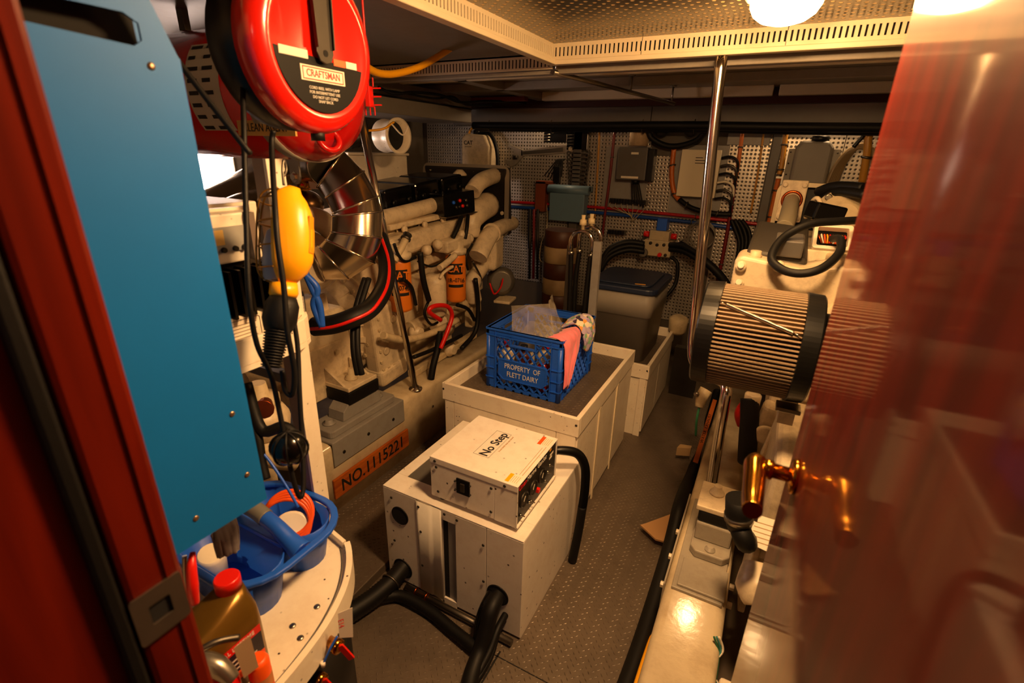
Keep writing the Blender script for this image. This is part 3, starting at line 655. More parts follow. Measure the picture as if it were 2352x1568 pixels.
cloth('pink_rag', [
    [(-.79, 1.875, CZ1+.004), (-.77, 1.90, CZ1+.012), (-.76, 1.95, CZ1+.012), (-.77, 2.0, CZ1+.006), (-.78, 2.05, CZ1-.01)],
    [(-.735, 1.868, CZ1+.006), (-.725, 1.90, CZ1+.016), (-.722, 1.95, CZ1+.02), (-.722, 2.0, CZ1+.016), (-.73, 2.06, CZ1+.008)],
    [(e-.004, 1.872, CZ1-.03), (e+.004, 1.90, CZ1-.01), (e+.01, 1.95, CZ1-.004), (e+.006, 2.0, CZ1-.008), (e, 2.055, CZ1-.02)],
    [(e, 1.868, CZ1-.10), (e+.012, 1.90, CZ1-.09), (e+.004, 1.945, CZ1-.08), (e+.016, 1.985, CZ1-.08), (e+.002, 2.03, CZ1-.085)],
    [(e+.002, 1.872, CZ1-.16), (e+.016, 1.892, CZ1-.15), (e+.004, 1.925, CZ1-.16), (e+.015, 1.955, CZ1-.14), (e+.004, 1.985, CZ1-.13)],
    [(e+.002, 1.878, CZ1-.235), (e+.016, 1.893, CZ1-.21), (e+.006, 1.915, CZ1-.245), (e+.014, 1.932, CZ1-.20), (e+.004, 1.95, CZ1-.225)]],
    rag, 'pink cleaning rag draped over the corner of the blue crate', 'rag', seed=5, amp=.003)
# printed cloth
pm = bpy.data.materials.new('printed_cloth'); pm.use_nodes = True; nt = pm.node_tree; p = nt.nodes['Principled BSDF']; p.inputs['Roughness'].default_value = .9
tc = nt.nodes.new('ShaderNodeTexCoord'); vo = nt.nodes.new('ShaderNodeTexVoronoi'); vo.inputs['Scale'].default_value = 55; nt.links.new(tc.outputs['Object'], vo.inputs['Vector'])
se = nt.nodes.new('ShaderNodeSeparateColor'); nt.links.new(vo.outputs['Color'], se.inputs[0])
rp_ = nt.nodes.new('ShaderNodeValToRGB'); rp_.color_ramp.interpolation = 'CONSTANT'; el = rp_.color_ramp.elements; el[0].color = hexc('#b8a8c4'); el[1].position = .4; el[1].color = hexc('#e8dcc0')
for ps, cc in ((.6, '#7fb08c'), (.74, '#e0a050'), (.84, '#9d8fc0'), (.94, '#3a3048')): q = el.new(ps); q.color = hexc(cc)
nt.links.new(se.outputs[0], rp_.inputs[0]); nt.links.new(rp_.outputs[0], p.inputs['Base Color'])
cloth('printed_towel', [
    [(-.80, 2.06, CZ1-.01), (-.79, 2.11, CZ1+.015), (-.79, 2.16, CZ1+.012), (-.80, 2.21, CZ1-.005)],
    [(-.745, 2.06, CZ1+.02), (-.735, 2.11, CZ1+.04), (-.735, 2.16, CZ1+.04), (-.74, 2.21, CZ1+.02)],
    [(e-.006, 2.06, CZ1+.005), (e+.008, 2.11, CZ1+.03), (e+.01, 2.16, CZ1+.03), (e, 2.21, CZ1+.01)],
    [(e+.016, 2.065, CZ1-.06), (e+.03, 2.11, CZ1-.045), (e+.028, 2.16, CZ1-.04), (e+.018, 2.2, CZ1-.05)],
    [(e+.01, 2.08, CZ1-.10), (e+.02, 2.11, CZ1-.12), (e+.02, 2.15, CZ1-.095), (e+.012, 2.18, CZ1-.09)]],
    pm, 'folded towel printed with pastel shapes hanging over the crate edge', 'towel', seed=9, amp=.002, th=.012)

# ================================================================== near the doorway, outboard
bluecab = mat('blue_enamel', '#0a66b4', .5, var=.04, spec=.3)
XC = -.70
bc = T('blue_cabinet', 'blue enamelled steel cabinet with a slotted side next to the doorway', 'cabinet', (-.8, .31, 1.025))
pl = [(.16, 1.025), (.43, 1.02), (.424, 1.70), (.40, 1.765), (.36, 1.80), (.16, 1.80)]
sl = [(.245, 1.738), (.37, 1.738), (.385, 1.73), (.385, 1.712), (.375, 1.705), (.245, 1.712)]
def holed(poly, hole, o, u, v, dep):
    b = MB(); n = len(poly); b.ring(poly, hole, o, u, v, dep); return b
q = [(.16, 1.025), (.43, 1.02), (.424, 1.70), (.40, 1.765), (.36, 1.80), (.16, 1.80)]
qi = [(.245, 1.712), (.375, 1.705), (.385, 1.712), (.385, 1.73), (.37, 1.738), (.245, 1.738)]
MB().ring(q, qi, (XC, 0, 0), Y_, Z_, -.004).build('side_sheet', bluecab, bc)
MB().prism([(.16, 1.025), (.428, 1.021), (.422, 1.70), (.398, 1.763), (.358, 1.798), (.16, 1.798)], (XC-.03, 0, 0), Y_, Z_, -.2).build('case', bluecab, bc)
MB().bb(XC-.03, XC-.004, .42, .428, 1.03, 1.70).bb(XC-.03, XC-.004, .16, .42, 1.024, 1.03).build('return_flange', bluecab, bc)
MB().bb(XC-.0298, XC-.0295, .235, .395, 1.70, 1.745).build('slot_back', dark, bc)
spread('rivet', MB().lathe((0, 0, 0), X_, [(0, .0048), (.0012, .0042), (.002, .0015)], 12).mesh('rivet'), mat('rivet_steel', '#a08a70', .35, .9), [(XC, y, z) for y, z in ((.389, 1.686), (.40, 1.204), (.404, 1.087), (.314, 1.064), (.268, 1.700))], bc)

# red fire suppression cylinder slung under the overhead
fc = T('suppression_cylinder', 'large horizontal red fire suppression cylinder behind the cord reel', 'cylinder', (-1.25, 1.02, 1.57))
CYL = V((-2.02, 1.13, 1.745)); RC = .185
MB().lathe(CYL, X_, [(0, .02), (.01, .09), (.04, .15), (.09, RC), (.76, RC), (.81, .165), (.845, .12), (.865, .07), (.87, .03)], 40).build('vessel', red, fc)
MB().lathe(CYL+X_*.715, X_, [(0, RC+.003), (.045, RC+.003)], 40, cap=False).build('strap', mat('grey_strap', '#9b9488', .5), fc, thick=.003)
MB().lathe(CYL+X_*.87, X_, [(0, .03), (.02, .03), (.022, .018), (.05, .018)], 20).build('valve', chrome, fc)
MB().torus(CYL+X_*.845-Z_*.125-Y_*.03, (1, -.3, .4), .03, .009, 20, 8).build('lifting_ring', red, fc)
def wrap(x0, x1, a0, a1, off=.0012):
    def f(u, v):
        a = math.radians(a0+(a1-a0)*v); return V((CYL.x+x0+(x1-x0)*u, CYL.y-math.cos(a)*(RC+off), CYL.z+math.sin(a)*(RC+off)))
    return f
lb = MB().grid(wrap(.47, .62, 38, -35), 2, 14).build('printed_label', mat('label_silver', '#b9b0a4', .5), fc)
rr = random.Random(2)
for i in range(16):
    x = .48+.13*(i % 2)*.52; a = 36-(i//2)*9.5; MB().grid(wrap(x, x+rr.uniform(.03, .052), a, a-3.2, .002), 2, 2).build('print_line', ink, lb)
MB().bb(-1.38, -1.15, CYL.y-.166, CYL.y-.160, 1.625, 1.685).build('name_plaque', mat('tan_plaque', '#c79a4e', .5), fc)
text('plaque_lettering', 'CLEAN AGENT', .03, (-1.265, CYL.y-.1665, 1.645), X_, Z_, ink, fc, sx=.9)
for x in (-1.8, -1.4): MB().bb(x-.015, x+.015, CYL.y-.01, CYL.y+.01, 1.94, 2.0).build("hanger_strap", dullsteel, fc)
bk = MB().prism([(-.022, .05), (-.022, -.01)]+[(.022*math.cos(math.radians(a)), -.012+.022*math.sin(math.radians(a))) for a in range(180, 361, 30)]+[(.022, .05)], (-1.33, 1.10, 1.525), X_, Z_, .006).build('bracket_lug', steel, fc, bev=.001)
MB().lathe((-1.33, 1.094, 1.513), -Y_, [(0, .016), (.003, .016), (.003, .010), (.011, .010)], 6, sm=False).build('lug_bolt', chrome, bk)
# paper sheet hanging behind the elbow
sh = MB().prism([(0, 0), (.115, 0), (.115, .15), (0, .15)], W(690, 352, d=2.12), (X_*.9+Y_*.45).normalized(), (-Z_+X_*.25).normalized(), .0008)
shp = sh.build('notice_sheet', paper, None, 'sheet of printed notes hanging beside the exhaust elbow', 'paper')
for i in range(9): MB().box(W(712+i*2.2, 368+i*6.5, d=2.1), (.075, .0006, .0012), euler(0, 12, 25)).build('print_line', ink, shp)

# ------------------------------------------------------------------ cord reel
RN = V((1, .04, -.04)).normalized(); RU = V((-RN.y, RN.x, 0)); RCn = V((-.838, .775, 1.775)); RR = .152
rl = T('cord_reel', 'round red cord reel with a black label plate hung from the overhead', 'cord reel', RCn-Z_*RR)
MB().lathe(RCn-RN*.035, RN, [(0, RR*.99), (.018, RR), (.032, RR*.985), (.044, RR*.93), (.05, RR*.84), (.051, RR*.78), (.047, RR*.74), (.046, .02)], 48).build('face_cover', mat('reel_red', '#d01a0c', .22, coat=.5), rl)
MB().lathe(RCn-RN*.125, RN, [(0, .05), (.004, RR*.9), (.02, RR*.97), (.09, RR*.985)], 48).build('rear_drum', black, rl)
# label: lower part of the recessed disc
rad = RR*.735; pts = [(rad*math.cos(math.radians(a)), rad*math.sin(math.radians(a))) for a in range(185, 356, 9)]
lo = MB().prism(pts, RCn+RN*.0112, RU, Z_, .0008).build('label_plate', mat('label_black', '#0b0a0a', .55, spec=.2), rl)
MB().prism([(-.056, .0), (.056, .0), (.056, .026), (-.056, .026)], RCn+RN*.012-Z_*.058, RU, Z_, .0006).build('logo_field', paper, lo)
MB().ring([(-.052, .002), (.052, .002), (.052, .024), (-.052, .024)], [(-.050, .004), (.050, .004), (.050, .022), (-.050, .022)], RCn+RN*.0127-Z_*.058, RU, Z_, .0003).build('logo_frame', redpl, lo)
text('logo_lettering', 'CRAFTSMAN', .0175, RCn+RN*.0127-Z_*.045, RU, Z_, redpl, lo, sx=.86, bold=.0003)
for z, t_ in ((-.069, 'CORD REEL WITH LAMP'), (-.077, 'FOR INTERMITTENT USE'), (-.085, 'DO NOT LET CORD'), (-.092, 'SNAP BACK')):
    text('fine_print', t_, .0072, RCn+RN*.0121+Z_*z, RU, Z_, whink, lo)
MB().prism([(.03, 0), (.062, 0), (.062, .012), (.03, .012)], RCn+RN*.012-Z_*.024, RU, Z_, .0005).build('orange_block', orange, lo)
MB().prism([(.064, 0), (.094, 0), (.094, .012), (.064, .012)], RCn+RN*.012-Z_*.024, RU, Z_, .0005).build('pale_block', paper, lo)
MB().prism([(-.1, 0), (-.035, 0), (-.035, .014), (-.1, .014)], RCn+RN*.012-Z_*.022, RU, Z_, .0005).build('pale_block', paper, lo)
br_ = MB(); br_.prism([(-.021, .0), (-.014, -.014), (0, -.018), (.014, -.014), (.021, 0), (.026, .19), (-.026, .19)], RCn+RN*.019-Z_*.008, RU, Z_, .004)
bro = br_.build('hanger_bracket', darkst, rl, bev=.001)
for s_ in (-1, 1): MB().bar(RCn+RN*.024+RU*(s_*.020), RCn+RN*.024+RU*(s_*.025)+Z_*.18, .003, .008, RU).build('bracket_flange', darkst, bro)
MB().lathe(RCn+RN*.023-Z_*.008, RN, [(0, .006), (.0006, .006)], 14).build('bolt_hole', dark, bro)
MB().bb(RCn.x-.06, RCn.x+.06, RCn.y-.03, RCn.y+.05, 1.945, 1.998).build('ceiling_plate', darkst, rl)
MB().tube([RCn-RN*.02-Z_*RR*.95, RCn-RN*.02-Z_*(RR+.012)], .014, 12, 0).build('cord_outlet', blackm, rl)

# hand lamp on the reel cord
hl = T('hand_lamp', 'yellow caged hand lamp with a black grip hanging on its cord', 'work lamp', W(650, 830, d=.93))
LD = .93
p0, p1 = W(652, 428, d=LD), W(652, 655, d=LD); ax = (p1-p0); LL = ax.length; ax.normalize()
vw = (CAM-p0).normalized(); su = (RT*.985+vw*.16); su = (su-ax*su.dot(ax)).normalized(); sv = ax.cross(su)
b = MB(); K = 22; prof = [(0, .002), (.03, .014), (.08, .024), (.16, .032), (.28, .039), (.45, .042), (.62, .042), (.76, .040), (.87, .033), (.94, .022), (1, .013)]
vs = []
for t, r in prof:
    for i in range(K+1):
        a = math.radians(-88+176*i/K); vs.append(p0+ax*(t*LL)+su*(math.cos(a)*r*1.32+(.012 if t < .05 else 0))+sv*(math.sin(a)*r))
b.add(vs, [(j*(K+1)+i, j*(K+1)+i+1, (j+1)*(K+1)+i+1, (j+1)*(K+1)+i) for j in range(len(prof)-1) for i in range(K)], True)
b.build('reflector_shell', yellow, hl, thick=.0025)
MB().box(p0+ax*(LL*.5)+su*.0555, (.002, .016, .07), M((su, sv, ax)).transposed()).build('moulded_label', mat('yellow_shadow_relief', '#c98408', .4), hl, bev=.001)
frost = mat('frosted_lens', '#b9b4bc', .35, alpha=.85)
MB().lathe(p0+ax*(LL*.40)-su*.016, ax, [(0, .004), (.01, .016), (.03, .022), (LL*.35, .024), (LL*.55, .022)], 18).build('bulb', frost, hl)
wire = mat('brassy_wire', '#8a6420', .35, .8)
for a in (-35, 0, 35):
    s_ = math.sin(math.radians(a))*.038; c_ = -math.cos(math.radians(a))*.05
    MB().tube([p0+ax*(LL*.02)+sv*s_*.3+su*c_*.2, p0+ax*(LL*.12)+sv*s_+su*c_*.8, p0+ax*(LL*.5)+sv*s_+su*c_, p0+ax*(LL*.88)+sv*s_+su*c_*.9, p0+ax*LL*.99+sv*s_*.4+su*c_*.3], .0018, 6).build('cage_wire', wire, hl)
for t in (.16, .38, .62, .84):
    MB().tube([p0+ax*(LL*t)+su*(-.05*math.cos(math.radians(a))+.006)+sv*(.042*math.sin(math.radians(a))) for a in (-90, -50, -18, 18, 50, 90)]+[], .0018, 6).build('cage_hoop', wire, hl)
hp = T
MB().lathe(p1-ax*.004, ax, [(0, .024), (.02, .026), (.028, .022)], 20).build('yellow_collar', yellow, hl)
g0 = p1+ax*.022; gdir = (W(632, 790, d=.92)-g0); gl_ = gdir.length; gdir.normalize()
MB().lathe(g0, gdir, [(0, .023), (.015, .03), (.045, .031), (.06, .026), (gl_*.72, .0235)], 20).build('grip', blackm, hl)
cg = MB(); prof = []
n = 13; L0 = gl_*.72; 
for i in range(n):
    t = L0+.07*i/n; r = .0235-.006*i/n; prof += [(t, r), (t+.0025, r), (t+.003, r-.003), (t+.005, r-.003)]
cg.lathe(g0, gdir, prof, 16).build('ribbed_cord_guard', blackm, hl)
MB().tube([p0-ax*.002, p0-ax*.03+sv*.004, p0-ax*.05, p0-ax*.035-sv*.008, p0-ax*.02], .0025, 8).build('hook', dullsteel, hl)
# cords
cdn = T('lamp_cord', 'black lamp cord hanging in long loops with a ball stop', 'cord', W(690, 1140, d=.93))
ce_ = g0+gdir*(gl_+.02)
MB().tube([W(556, 170, d=.90), W(560, 280, d=.87), W(562, 380, d=.86), W(566, 520, d=.85), W(572, 680, d=.85), W(590, 790, d=.88), W(622, 860, d=.90), W(645, 960, d=.91), W(662, 1050, d=.92), W(676, 1110, d=.93), W(690, 1142, d=.94), W(697, 1110, d=.95), W(694, 1010, d=.96), W(688, 900, d=.96), W(683, 790, d=.96), W(668, 700, d=.95)], .0048, 8).build('cord_loop', blackm, cdn)
MB().tube([W(392, 118, d=.78), W(470, 220, d=.80), W(560, 335, d=.82), W(573, 350, d=.83)], .0052, 8).build('cord_run', blackm, cdn)
MB().tube([W(628, 300, d=.92), W(624, 340, d=.92), W(632, 480, d=.86), W(638, 560, d=.85), W(652, 660, d=.86), W(660, 760, d=.87), W(676, 850, d=.89), W(672, 905, d=.9), W(655, 895, d=.9), W(648, 850, d=.9)], .005, 8).build('cord_loop', blackm, cdn)
bs = MB().sphere(W(664, 1028, d=.92), .033, 18, 12).build('ball_stop', blackg, cdn)
for a in range(0, 180, 45):
    c0 = W(664, 1028, d=.92); nn = V((math.cos(math.radians(a)), math.sin(math.radians(a)), 0)); MB().torus(c0, nn, .0335, .002, 24, 5).build('ball_rib', blackm, bs)

# ------------------------------------------------------------------ equipment shelf
es = T('equipment_rack', 'white rack of two shelves on a white flat-bar post left of the engine', 'rack', (-.97, .73, .6))
for z0, z1 in ((.60, 1.575),):
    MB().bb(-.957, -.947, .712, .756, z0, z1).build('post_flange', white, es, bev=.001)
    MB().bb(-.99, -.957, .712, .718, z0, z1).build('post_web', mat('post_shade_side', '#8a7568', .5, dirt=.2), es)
SZ = 1.17
out = [(-1.35, .2), (-.905, .2), (-.905, .66)]+[(-.985+.08*math.cos(math.radians(a)), .68+.08*math.sin(math.radians(a))*1.2) for a in (10, 30, 50, 70, 90)]+[(-1.1, .80), (-1.35, .80)]
inn = [(-1.34, .21), (-.917, .21), (-.917, .655)]+[(-.985+.068*math.cos(math.radians(a)), .68+.068*math.sin(math.radians(a))*1.2) for a in (10, 30, 50, 70, 90)]+[(-1.1, .788), (-1.34, .788)]
MB().prism(out, (0, 0, SZ-.006), X_, Y_, .012).build('upper_shelf', white, es)
MB().ring(out, inn, (0, 0, SZ+.006), X_, Y_, .055).build('upper_fiddle', white, es, bev=.002)
MB().bb(-1.35, -.99, .70, .725, 1.06, 1.085).build('cross_brace', greydk, es)
MB().bb(-1.05, -1.035, .25, .72, 1.22, 1.475).build('back_board', white, es)
# power converters fixed on the board
pc = T('power_supply', 'white power supply with a clear terminal window on the rack board', 'power supply', (-1.0, .63, 1.37))
MB().bb(-1.035, -.985, .52, .70, 1.37, 1.47).build('case', white, pc, bev=.004)
MB().bb(-.985, -.980, .545, .665, 1.395, 1.445).build('window', mat('smoky_window', '#9c9a94', .15), pc)
MB().bb(-.9805, -.979, .57, .615, 1.41, 1.44).build('yellow_sticker', mat('sticker_yellow', '#d8b060', .6), pc)
spread('terminal', MB().lathe((0, 0, 0), X_, [(0, .006), (.006, .005)], 10).mesh('terminal'), darkst, [(-.98, y, 1.400) for y in (.56, .585, .61, .635, .655)], pc)
MB().bb(-.987, -.968, .668, .682, 1.372, 1.47).build('side_rail', mat('brown_rail', '#6a5a50', .5), pc)
spread('screw', screwx, steel, [(-.985, .56, 1.457), (-.985, .66, 1.38)], pc)
hs = T('heat_sink', 'black finned heat sink block under the white power supply', 'heat sink', (-1.0, .62, 1.265))
MB().bb(-1.035, -.99, .50, .705, 1.262, 1.36).build('core', black, hs)
fin = MB().bb(-.99, -.945, -.003, .003, 1.262, 1.362).mesh('fin')
fin.materials.append(blackg)
for i in range(10): 
    o = bpy.data.objects.new('fin', fin); COL.objects.link(o); o.parent = hs; o.location = V((0, .505+i*.0215, 0))-V(hs.location)
ch = T('battery_charger', 'white charger case with a printed ETL certification label under the heat sink', 'charger', (-1.0, .6, SZ+.01))
MB().bb(-1.035, -.975, .50, .69, SZ+.008, 1.26).build('case', white, ch, bev=.004)
MB().ring(rrect(.12, .05, .006), rrect(.118, .048, .005), (-.9745, .60, 1.225), Y_, Z_, .0004).build('label_border', ink, ch)
MB().ring(circ(.013, 20), circ(.0112, 20), (-.9745, .562, 1.226), Y_, Z_, .0004).build('mark_ring', ink, ch)
text('mark_lettering', 'ETL', .011, (-.9743, .562, 1.226), Y_, Z_, ink, ch, bold=.0002)
for i in range(5): MB().bb(-.975, -.9742, .585, .65-.01*(i % 2), 1.208+i*.0075, 1.2095+i*.0075).build('print_line', mat('grey_ink', '#8a7a68', .8), ch)
MB().bar((-.972, .56, 1.19), (-.972, .60, 1.198), .018, .002, X_).build('red_tag', redpl, ch)
MB().tube([(-.965, .59, 1.2), (-.955, .63, 1.205), (-.95, .67, 1.215), (-.95, .70, 1.24)], .0025, 6).build('thin_wire', dullsteel, ch)
bt = T('shelf_battery', 'black battery with a printed label at the rounded shelf end', 'battery', (-1.0, .76, SZ+.006))
MB().bb(-1.10, -.955, .705, .775, SZ+.006, 1.285).build('case', black, bt, bev=.012, seg=3)
MB().bb(-.9545, -.954, .72, .765, 1.215, 1.27).build('white_label', mat('grey_label', '#8c877f', .6), bt)
for i in range(7): MB().bb(-.954, -.9535, .723, .762, 1.22+i*.007, 1.2225+i*.007).build('print_line', ink, bt)
# ductwork and box on top of the rack
MB().bb(-1.5, -1.12, .55, .80, 1.44, 1.475).build('shelf_box', white, None, 'flat white cover box on the rack behind the power supply', 'box', bev=.004)

# ------------------------------------------------------------------ white counter
TZ = .61
ct_ = T('corner_counter', 'white counter with a curved fiddle rail and screws beside the doorway', 'counter', (-.95, .45, 0))
rim = smooth_path([V((x, y, 0)) for x, y in ((-.70, .22), (-.683, .33), (-.684, .40), (-.702, .50), (-.735, .585), (-.775, .645), (-.815, .685), (-.84, .703))], 4)
rim = [(p.x, p.y) for p in rim]
outl = [(-1.5, .2)]+rim+[(-.88, .712), (-.99, .738), (-1.5, .738)]
MB().prism(outl, (0, 0, TZ-.02), X_, Y_, .02).build('counter_top', white, ct_)
k = len(rim); nb_ = []
for i in range(k):
    a, b2 = V(rim[max(i-1, 0)]), V(rim[min(i+1, k-1)]); d = (b2-a).normalized(); nb_.append((V((d.y, -d.x))))
b = MB(); vs = []
for i in range(k):
    p = V(rim[i]); n = nb_[i]
    for (o_, z) in ((-.004, TZ), (-.004, TZ+.022), (.010, TZ+.022), (.010, TZ-.045)): vs.append((p.x+n.x*o_, p.y+n.y*o_, z))
b.add(vs, [(i*4+j, i*4+j+1, (i+1)*4+j+1, (i+1)*4+j) for i in range(k-1) for j in range(3)], False); b.build('fiddle_rail', white, ct_, thick=.001)
MB().bar((-.845, .703, TZ-.01), (-.93, .72, TZ-.01), .066, .012, Z_).build('fiddle_end', white, ct_, bev=.002)
MB().tube([V((x-.018*1, y-.006, TZ+.0005)) for x, y in rim[4:]], .0022, 6, 0).build('edge_seam', greydk, ct_)
spread('counter_screw', MB().lathe((0, 0, 0), Z_, [(0, .0075), (.0015, .007), (.003, .003)], 14).mesh('counter_screw'), steel, [tuple(W(*p_, Z=TZ)) for p_ in ((728, 1393), (672, 1437), (690, 1465))], ct_)
b = MB(); vs = []
for i in range(k):
    p = V(rim[i]); n = nb_[i]
    for o_, z in ((-.02, TZ-.02), (-.02, .02)): vs.append((p.x+n.x*o_, p.y+n.y*o_, z))
b.add(vs, [(i*2, i*2+1, i*2+3, i*2+2) for i in range(k-1)], True); b.build('dark_cabinet_front', mat('cabinet_black', '#14110f', .5), ct_, thick=.004)
# valves and tag under the counter edge
for (px, py), lab in (((772, 1482), 'red handled ball valve under the counter rail by the paper tag'), ((735, 1560), 'red handled ball valve low under the counter rail at the frame edge')):
    c = W(px, py, d=1.07); t = T('ball_valve', lab, 'valve', c, 'red handled valves under the counter')
    MB().lathe(c-X_*.03, X_, [(0, .012), (.02, .012), (.022, .016), (.04, .016), (.042, .010)], 14).build('valve_body', brass, t)
    MB().bar(c+X_*.012+Z_*.008, c+X_*.03-Z_*.035+Y_*.012, .014, .005).build('lever', redpl, t, bev=.001)
c = W(752, 1500, d=1.05); cb_ = T('blue_wire', 'thin blue wire hanging below the counter rail', 'wire', c)
MB().tube([W(775, 1460, d=1.06), W(758, 1490, d=1.05), W(742, 1525, d=1.05)], .0025, 6).build('wire', blue, cb_)
MB().lathe(W(742, 1525, d=1.05), Z_, [(-.006, .005), (.006, .005)], 8).build('end_plug', white, cb_)
tg = MB().prism([(0, 0), (.03, 0), (.024, -.085), (-.004, -.07)], W(776, 1408, d=1.04), (Y_*.8+X_*.5).normalized(), Z_, .0006).build('paper_tag', paper, None, 'folded paper tag with red print under the counter rail', 'tag')
text('tag_print', 'E14', .016, W(783, 1432, d=1.035), (-Z_), (X_*.5+Y_*.8), redpl, tg)

# ------------------------------------------------------------------ blue caddy and neighbours on the counter
cad = T('tool_caddy', 'blue two-basin plastic caddy with a grey handle grip on the counter', 'caddy', (-.88, .54, TZ))
def basin(cx, cy, L, wd, z0, z1, tap=.8):
    b = MB(); n = 5; o0, o1 = rrect(L*tap, wd*tap, wd*tap*.48, n, cx, cy), rrect(L, wd, wd*.49, n, cx, cy); i1_, i0_ = rrect(L-.008, wd-.008, wd*.46, n, cx, cy), rrect(L*tap-.008, wd*tap-.008, wd*tap*.44, n, cx, cy)
    N = len(o0); R4 = [[(x, y, z0) for x, y in o0], [(x, y, z1) for x, y in o1], [(x, y, z1) for x, y in i1_], [(x, y, z0+.004) for x, y in i0_]]
    vs = [p for r in R4 for p in r]; fs = [(j*N+i, j*N+(i+1) % N, (j+1)*N+(i+1) % N, (j+1)*N+i) for j in range(3) for i in range(N)]
    b.add(vs, fs, True); b.f += [tuple(reversed(range(N))), tuple(3*N+i for i in range(N))]; b.s += [False]*2
    return b
basin(-.965, .487, .28, .135, TZ, TZ+.125).build('front_basin', blue, cad)
basin(-.975, .632, .28, .125, TZ, TZ+.125).build('back_basin', blue, cad)
MB().ring(rrect(.335, .315, .11, 6, -.965, .557), rrect(.30, .28, .095, 6, -.965, .557), (0, 0, TZ+.122), X_, Y_, .012).build('rim', blue, cad, bev=.004, seg=3)
MB().prism([(-1.12, .545), (-.815, .545), (-.815, .572), (-1.12, .572)], (0, 0, TZ+.118), X_, Y_, .012).build('bridge', blue, cad, bev=.003)
MB().tube([(-.82, .56, TZ+.122), (-.855, .56, TZ+.138), (-.895, .56, TZ+.16), (-.935, .56, TZ+.172)], [.026, .02, .018, .018], 12).build('handle', blue, cad)
MB().tube([(-.93, .56, TZ+.171), (-.97, .56, TZ+.18), (-1.02, .56, TZ+.175), (-1.06, .56, TZ+.15)], .0195, 12).build('grip', mat('grip_grey', '#6b6a66', .55), cad)
lbx = MB(); lbx.grid(lambda u, v: (-.892+.1395*.83*1.0*math.cos(math.radians(-50+75*u))*.42+.088*.84, .632+.0625*.9*math.sin(math.radians(-50+75*u)), TZ+.035+.06*v), 8, 2)
oc = T('cable_coil', 'orange cable coil lying in the back basin of the caddy', 'cable', (-.88, .635, TZ+.07), )
for i in range(4): MB().torus((-.955, .618+.006*i, TZ+.095+.007*i), (.55, -.62, .55), .062-.002*i, .0058, 36, 8).build('cable_turn', orange, oc)
dsk = MB().lathe((-.945, .63, TZ+.075), (.55, -.55, .6), [(0, .044), (.012, .046), (.014, .04)], 24).build('spool_disc', white, oc)
tw = mat('striped_towel', '#6b6264', .95, dirt=.7, dirtcol='#2a2426', scale=30, sheen=.3)
cloth('striped_cloth', [[W(484, 1228, d=.97), W(500, 1210, d=.99), W(520, 1196, d=1.01), W(540, 1186, d=1.02)], [W(490, 1250, d=.97), W(506, 1240, d=.97), W(528, 1225, d=.99), W(548, 1210, d=1.01)], [W(500, 1282, d=.98), W(515, 1278, d=.98), W(535, 1272, d=.98), W(551, 1262, d=1.0)]], tw, 'grey striped cloth tucked into the caddy under the blue cabinet', 'cloth', seed=4, amp=.002)
MB().lathe((-1.03, .47, TZ+.02), (.3, -.1, 1), [(0, .03), (.09, .03), (.1, .026)], 20).build('cleaner_tub', white, None, 'white tub standing in the front basin of the caddy', 'tub')
# oil jug
gold = mat('gold_plastic', '#7a5a20', .3, .6, var=.08)
jg = T('oil_jug', 'gold plastic oil jug with a red cap next to the caddy', 'jug', (-.8, .335, TZ))
b = MB(); rings = []
for z, x0, x1, y0, y1, r in ((0, -.85, -.75, .245, .405, .02), (.006, -.855, -.745, .24, .41, .024), (.12, -.855, -.745, .24, .41, .024), (.15, -.85, -.75, .25, .41, .024), (.175, -.837, -.765, .33, .41, .03), (.19, -.827, -.777, .362, .408, .022)):
    rings.append([(x, y, TZ+z) for x, y in rrect(x1-x0, y1-y0, r, 4, (x0+x1)/2, (y0+y1)/2)])
N = len(rings[0]); b.add([p for r in rings for p in r], [(j*N+i, j*N+(i+1) % N, (j+1)*N+(i+1) % N, (j+1)*N+i) for j in range(len(rings)-1) for i in range(N)], True); b.f += [tuple(reversed(range(N))), tuple((len(rings)-1)*N+i for i in range(N))]; b.s += [False]*2
b.build('body', gold, jg)
MB().lathe((-.802, .385, TZ+.19), Z_, [(0, .0235), (.024, .0235), (.027, .021)], 24).build('cap', redpl, jg)
MB().bb(-.7448, -.7442, .27, .395, TZ+.03, TZ+.115).build('label', mat('label_dark', '#20202c', .4), jg)
MB().bb(-.7441, -.7438, .27, .395, TZ+.10, TZ+.118).build('label_red_band', redpl, jg)
text('label_lettering', 'GLOBAL LIFETIME', .0125, (-.7436, .335, TZ+.109), Y_, Z_, whink, jg, sx=.95)
for i in range(3): MB().bb(-.7441, -.7438, .285, .38-.012*i, TZ+.06+i*.011, TZ+.063+i*.011).build('label_line', whink, jg)
MB().bb(-.7441, -.7438, .31, .395, TZ+.032, TZ+.052).build('label_flame', orange, jg)
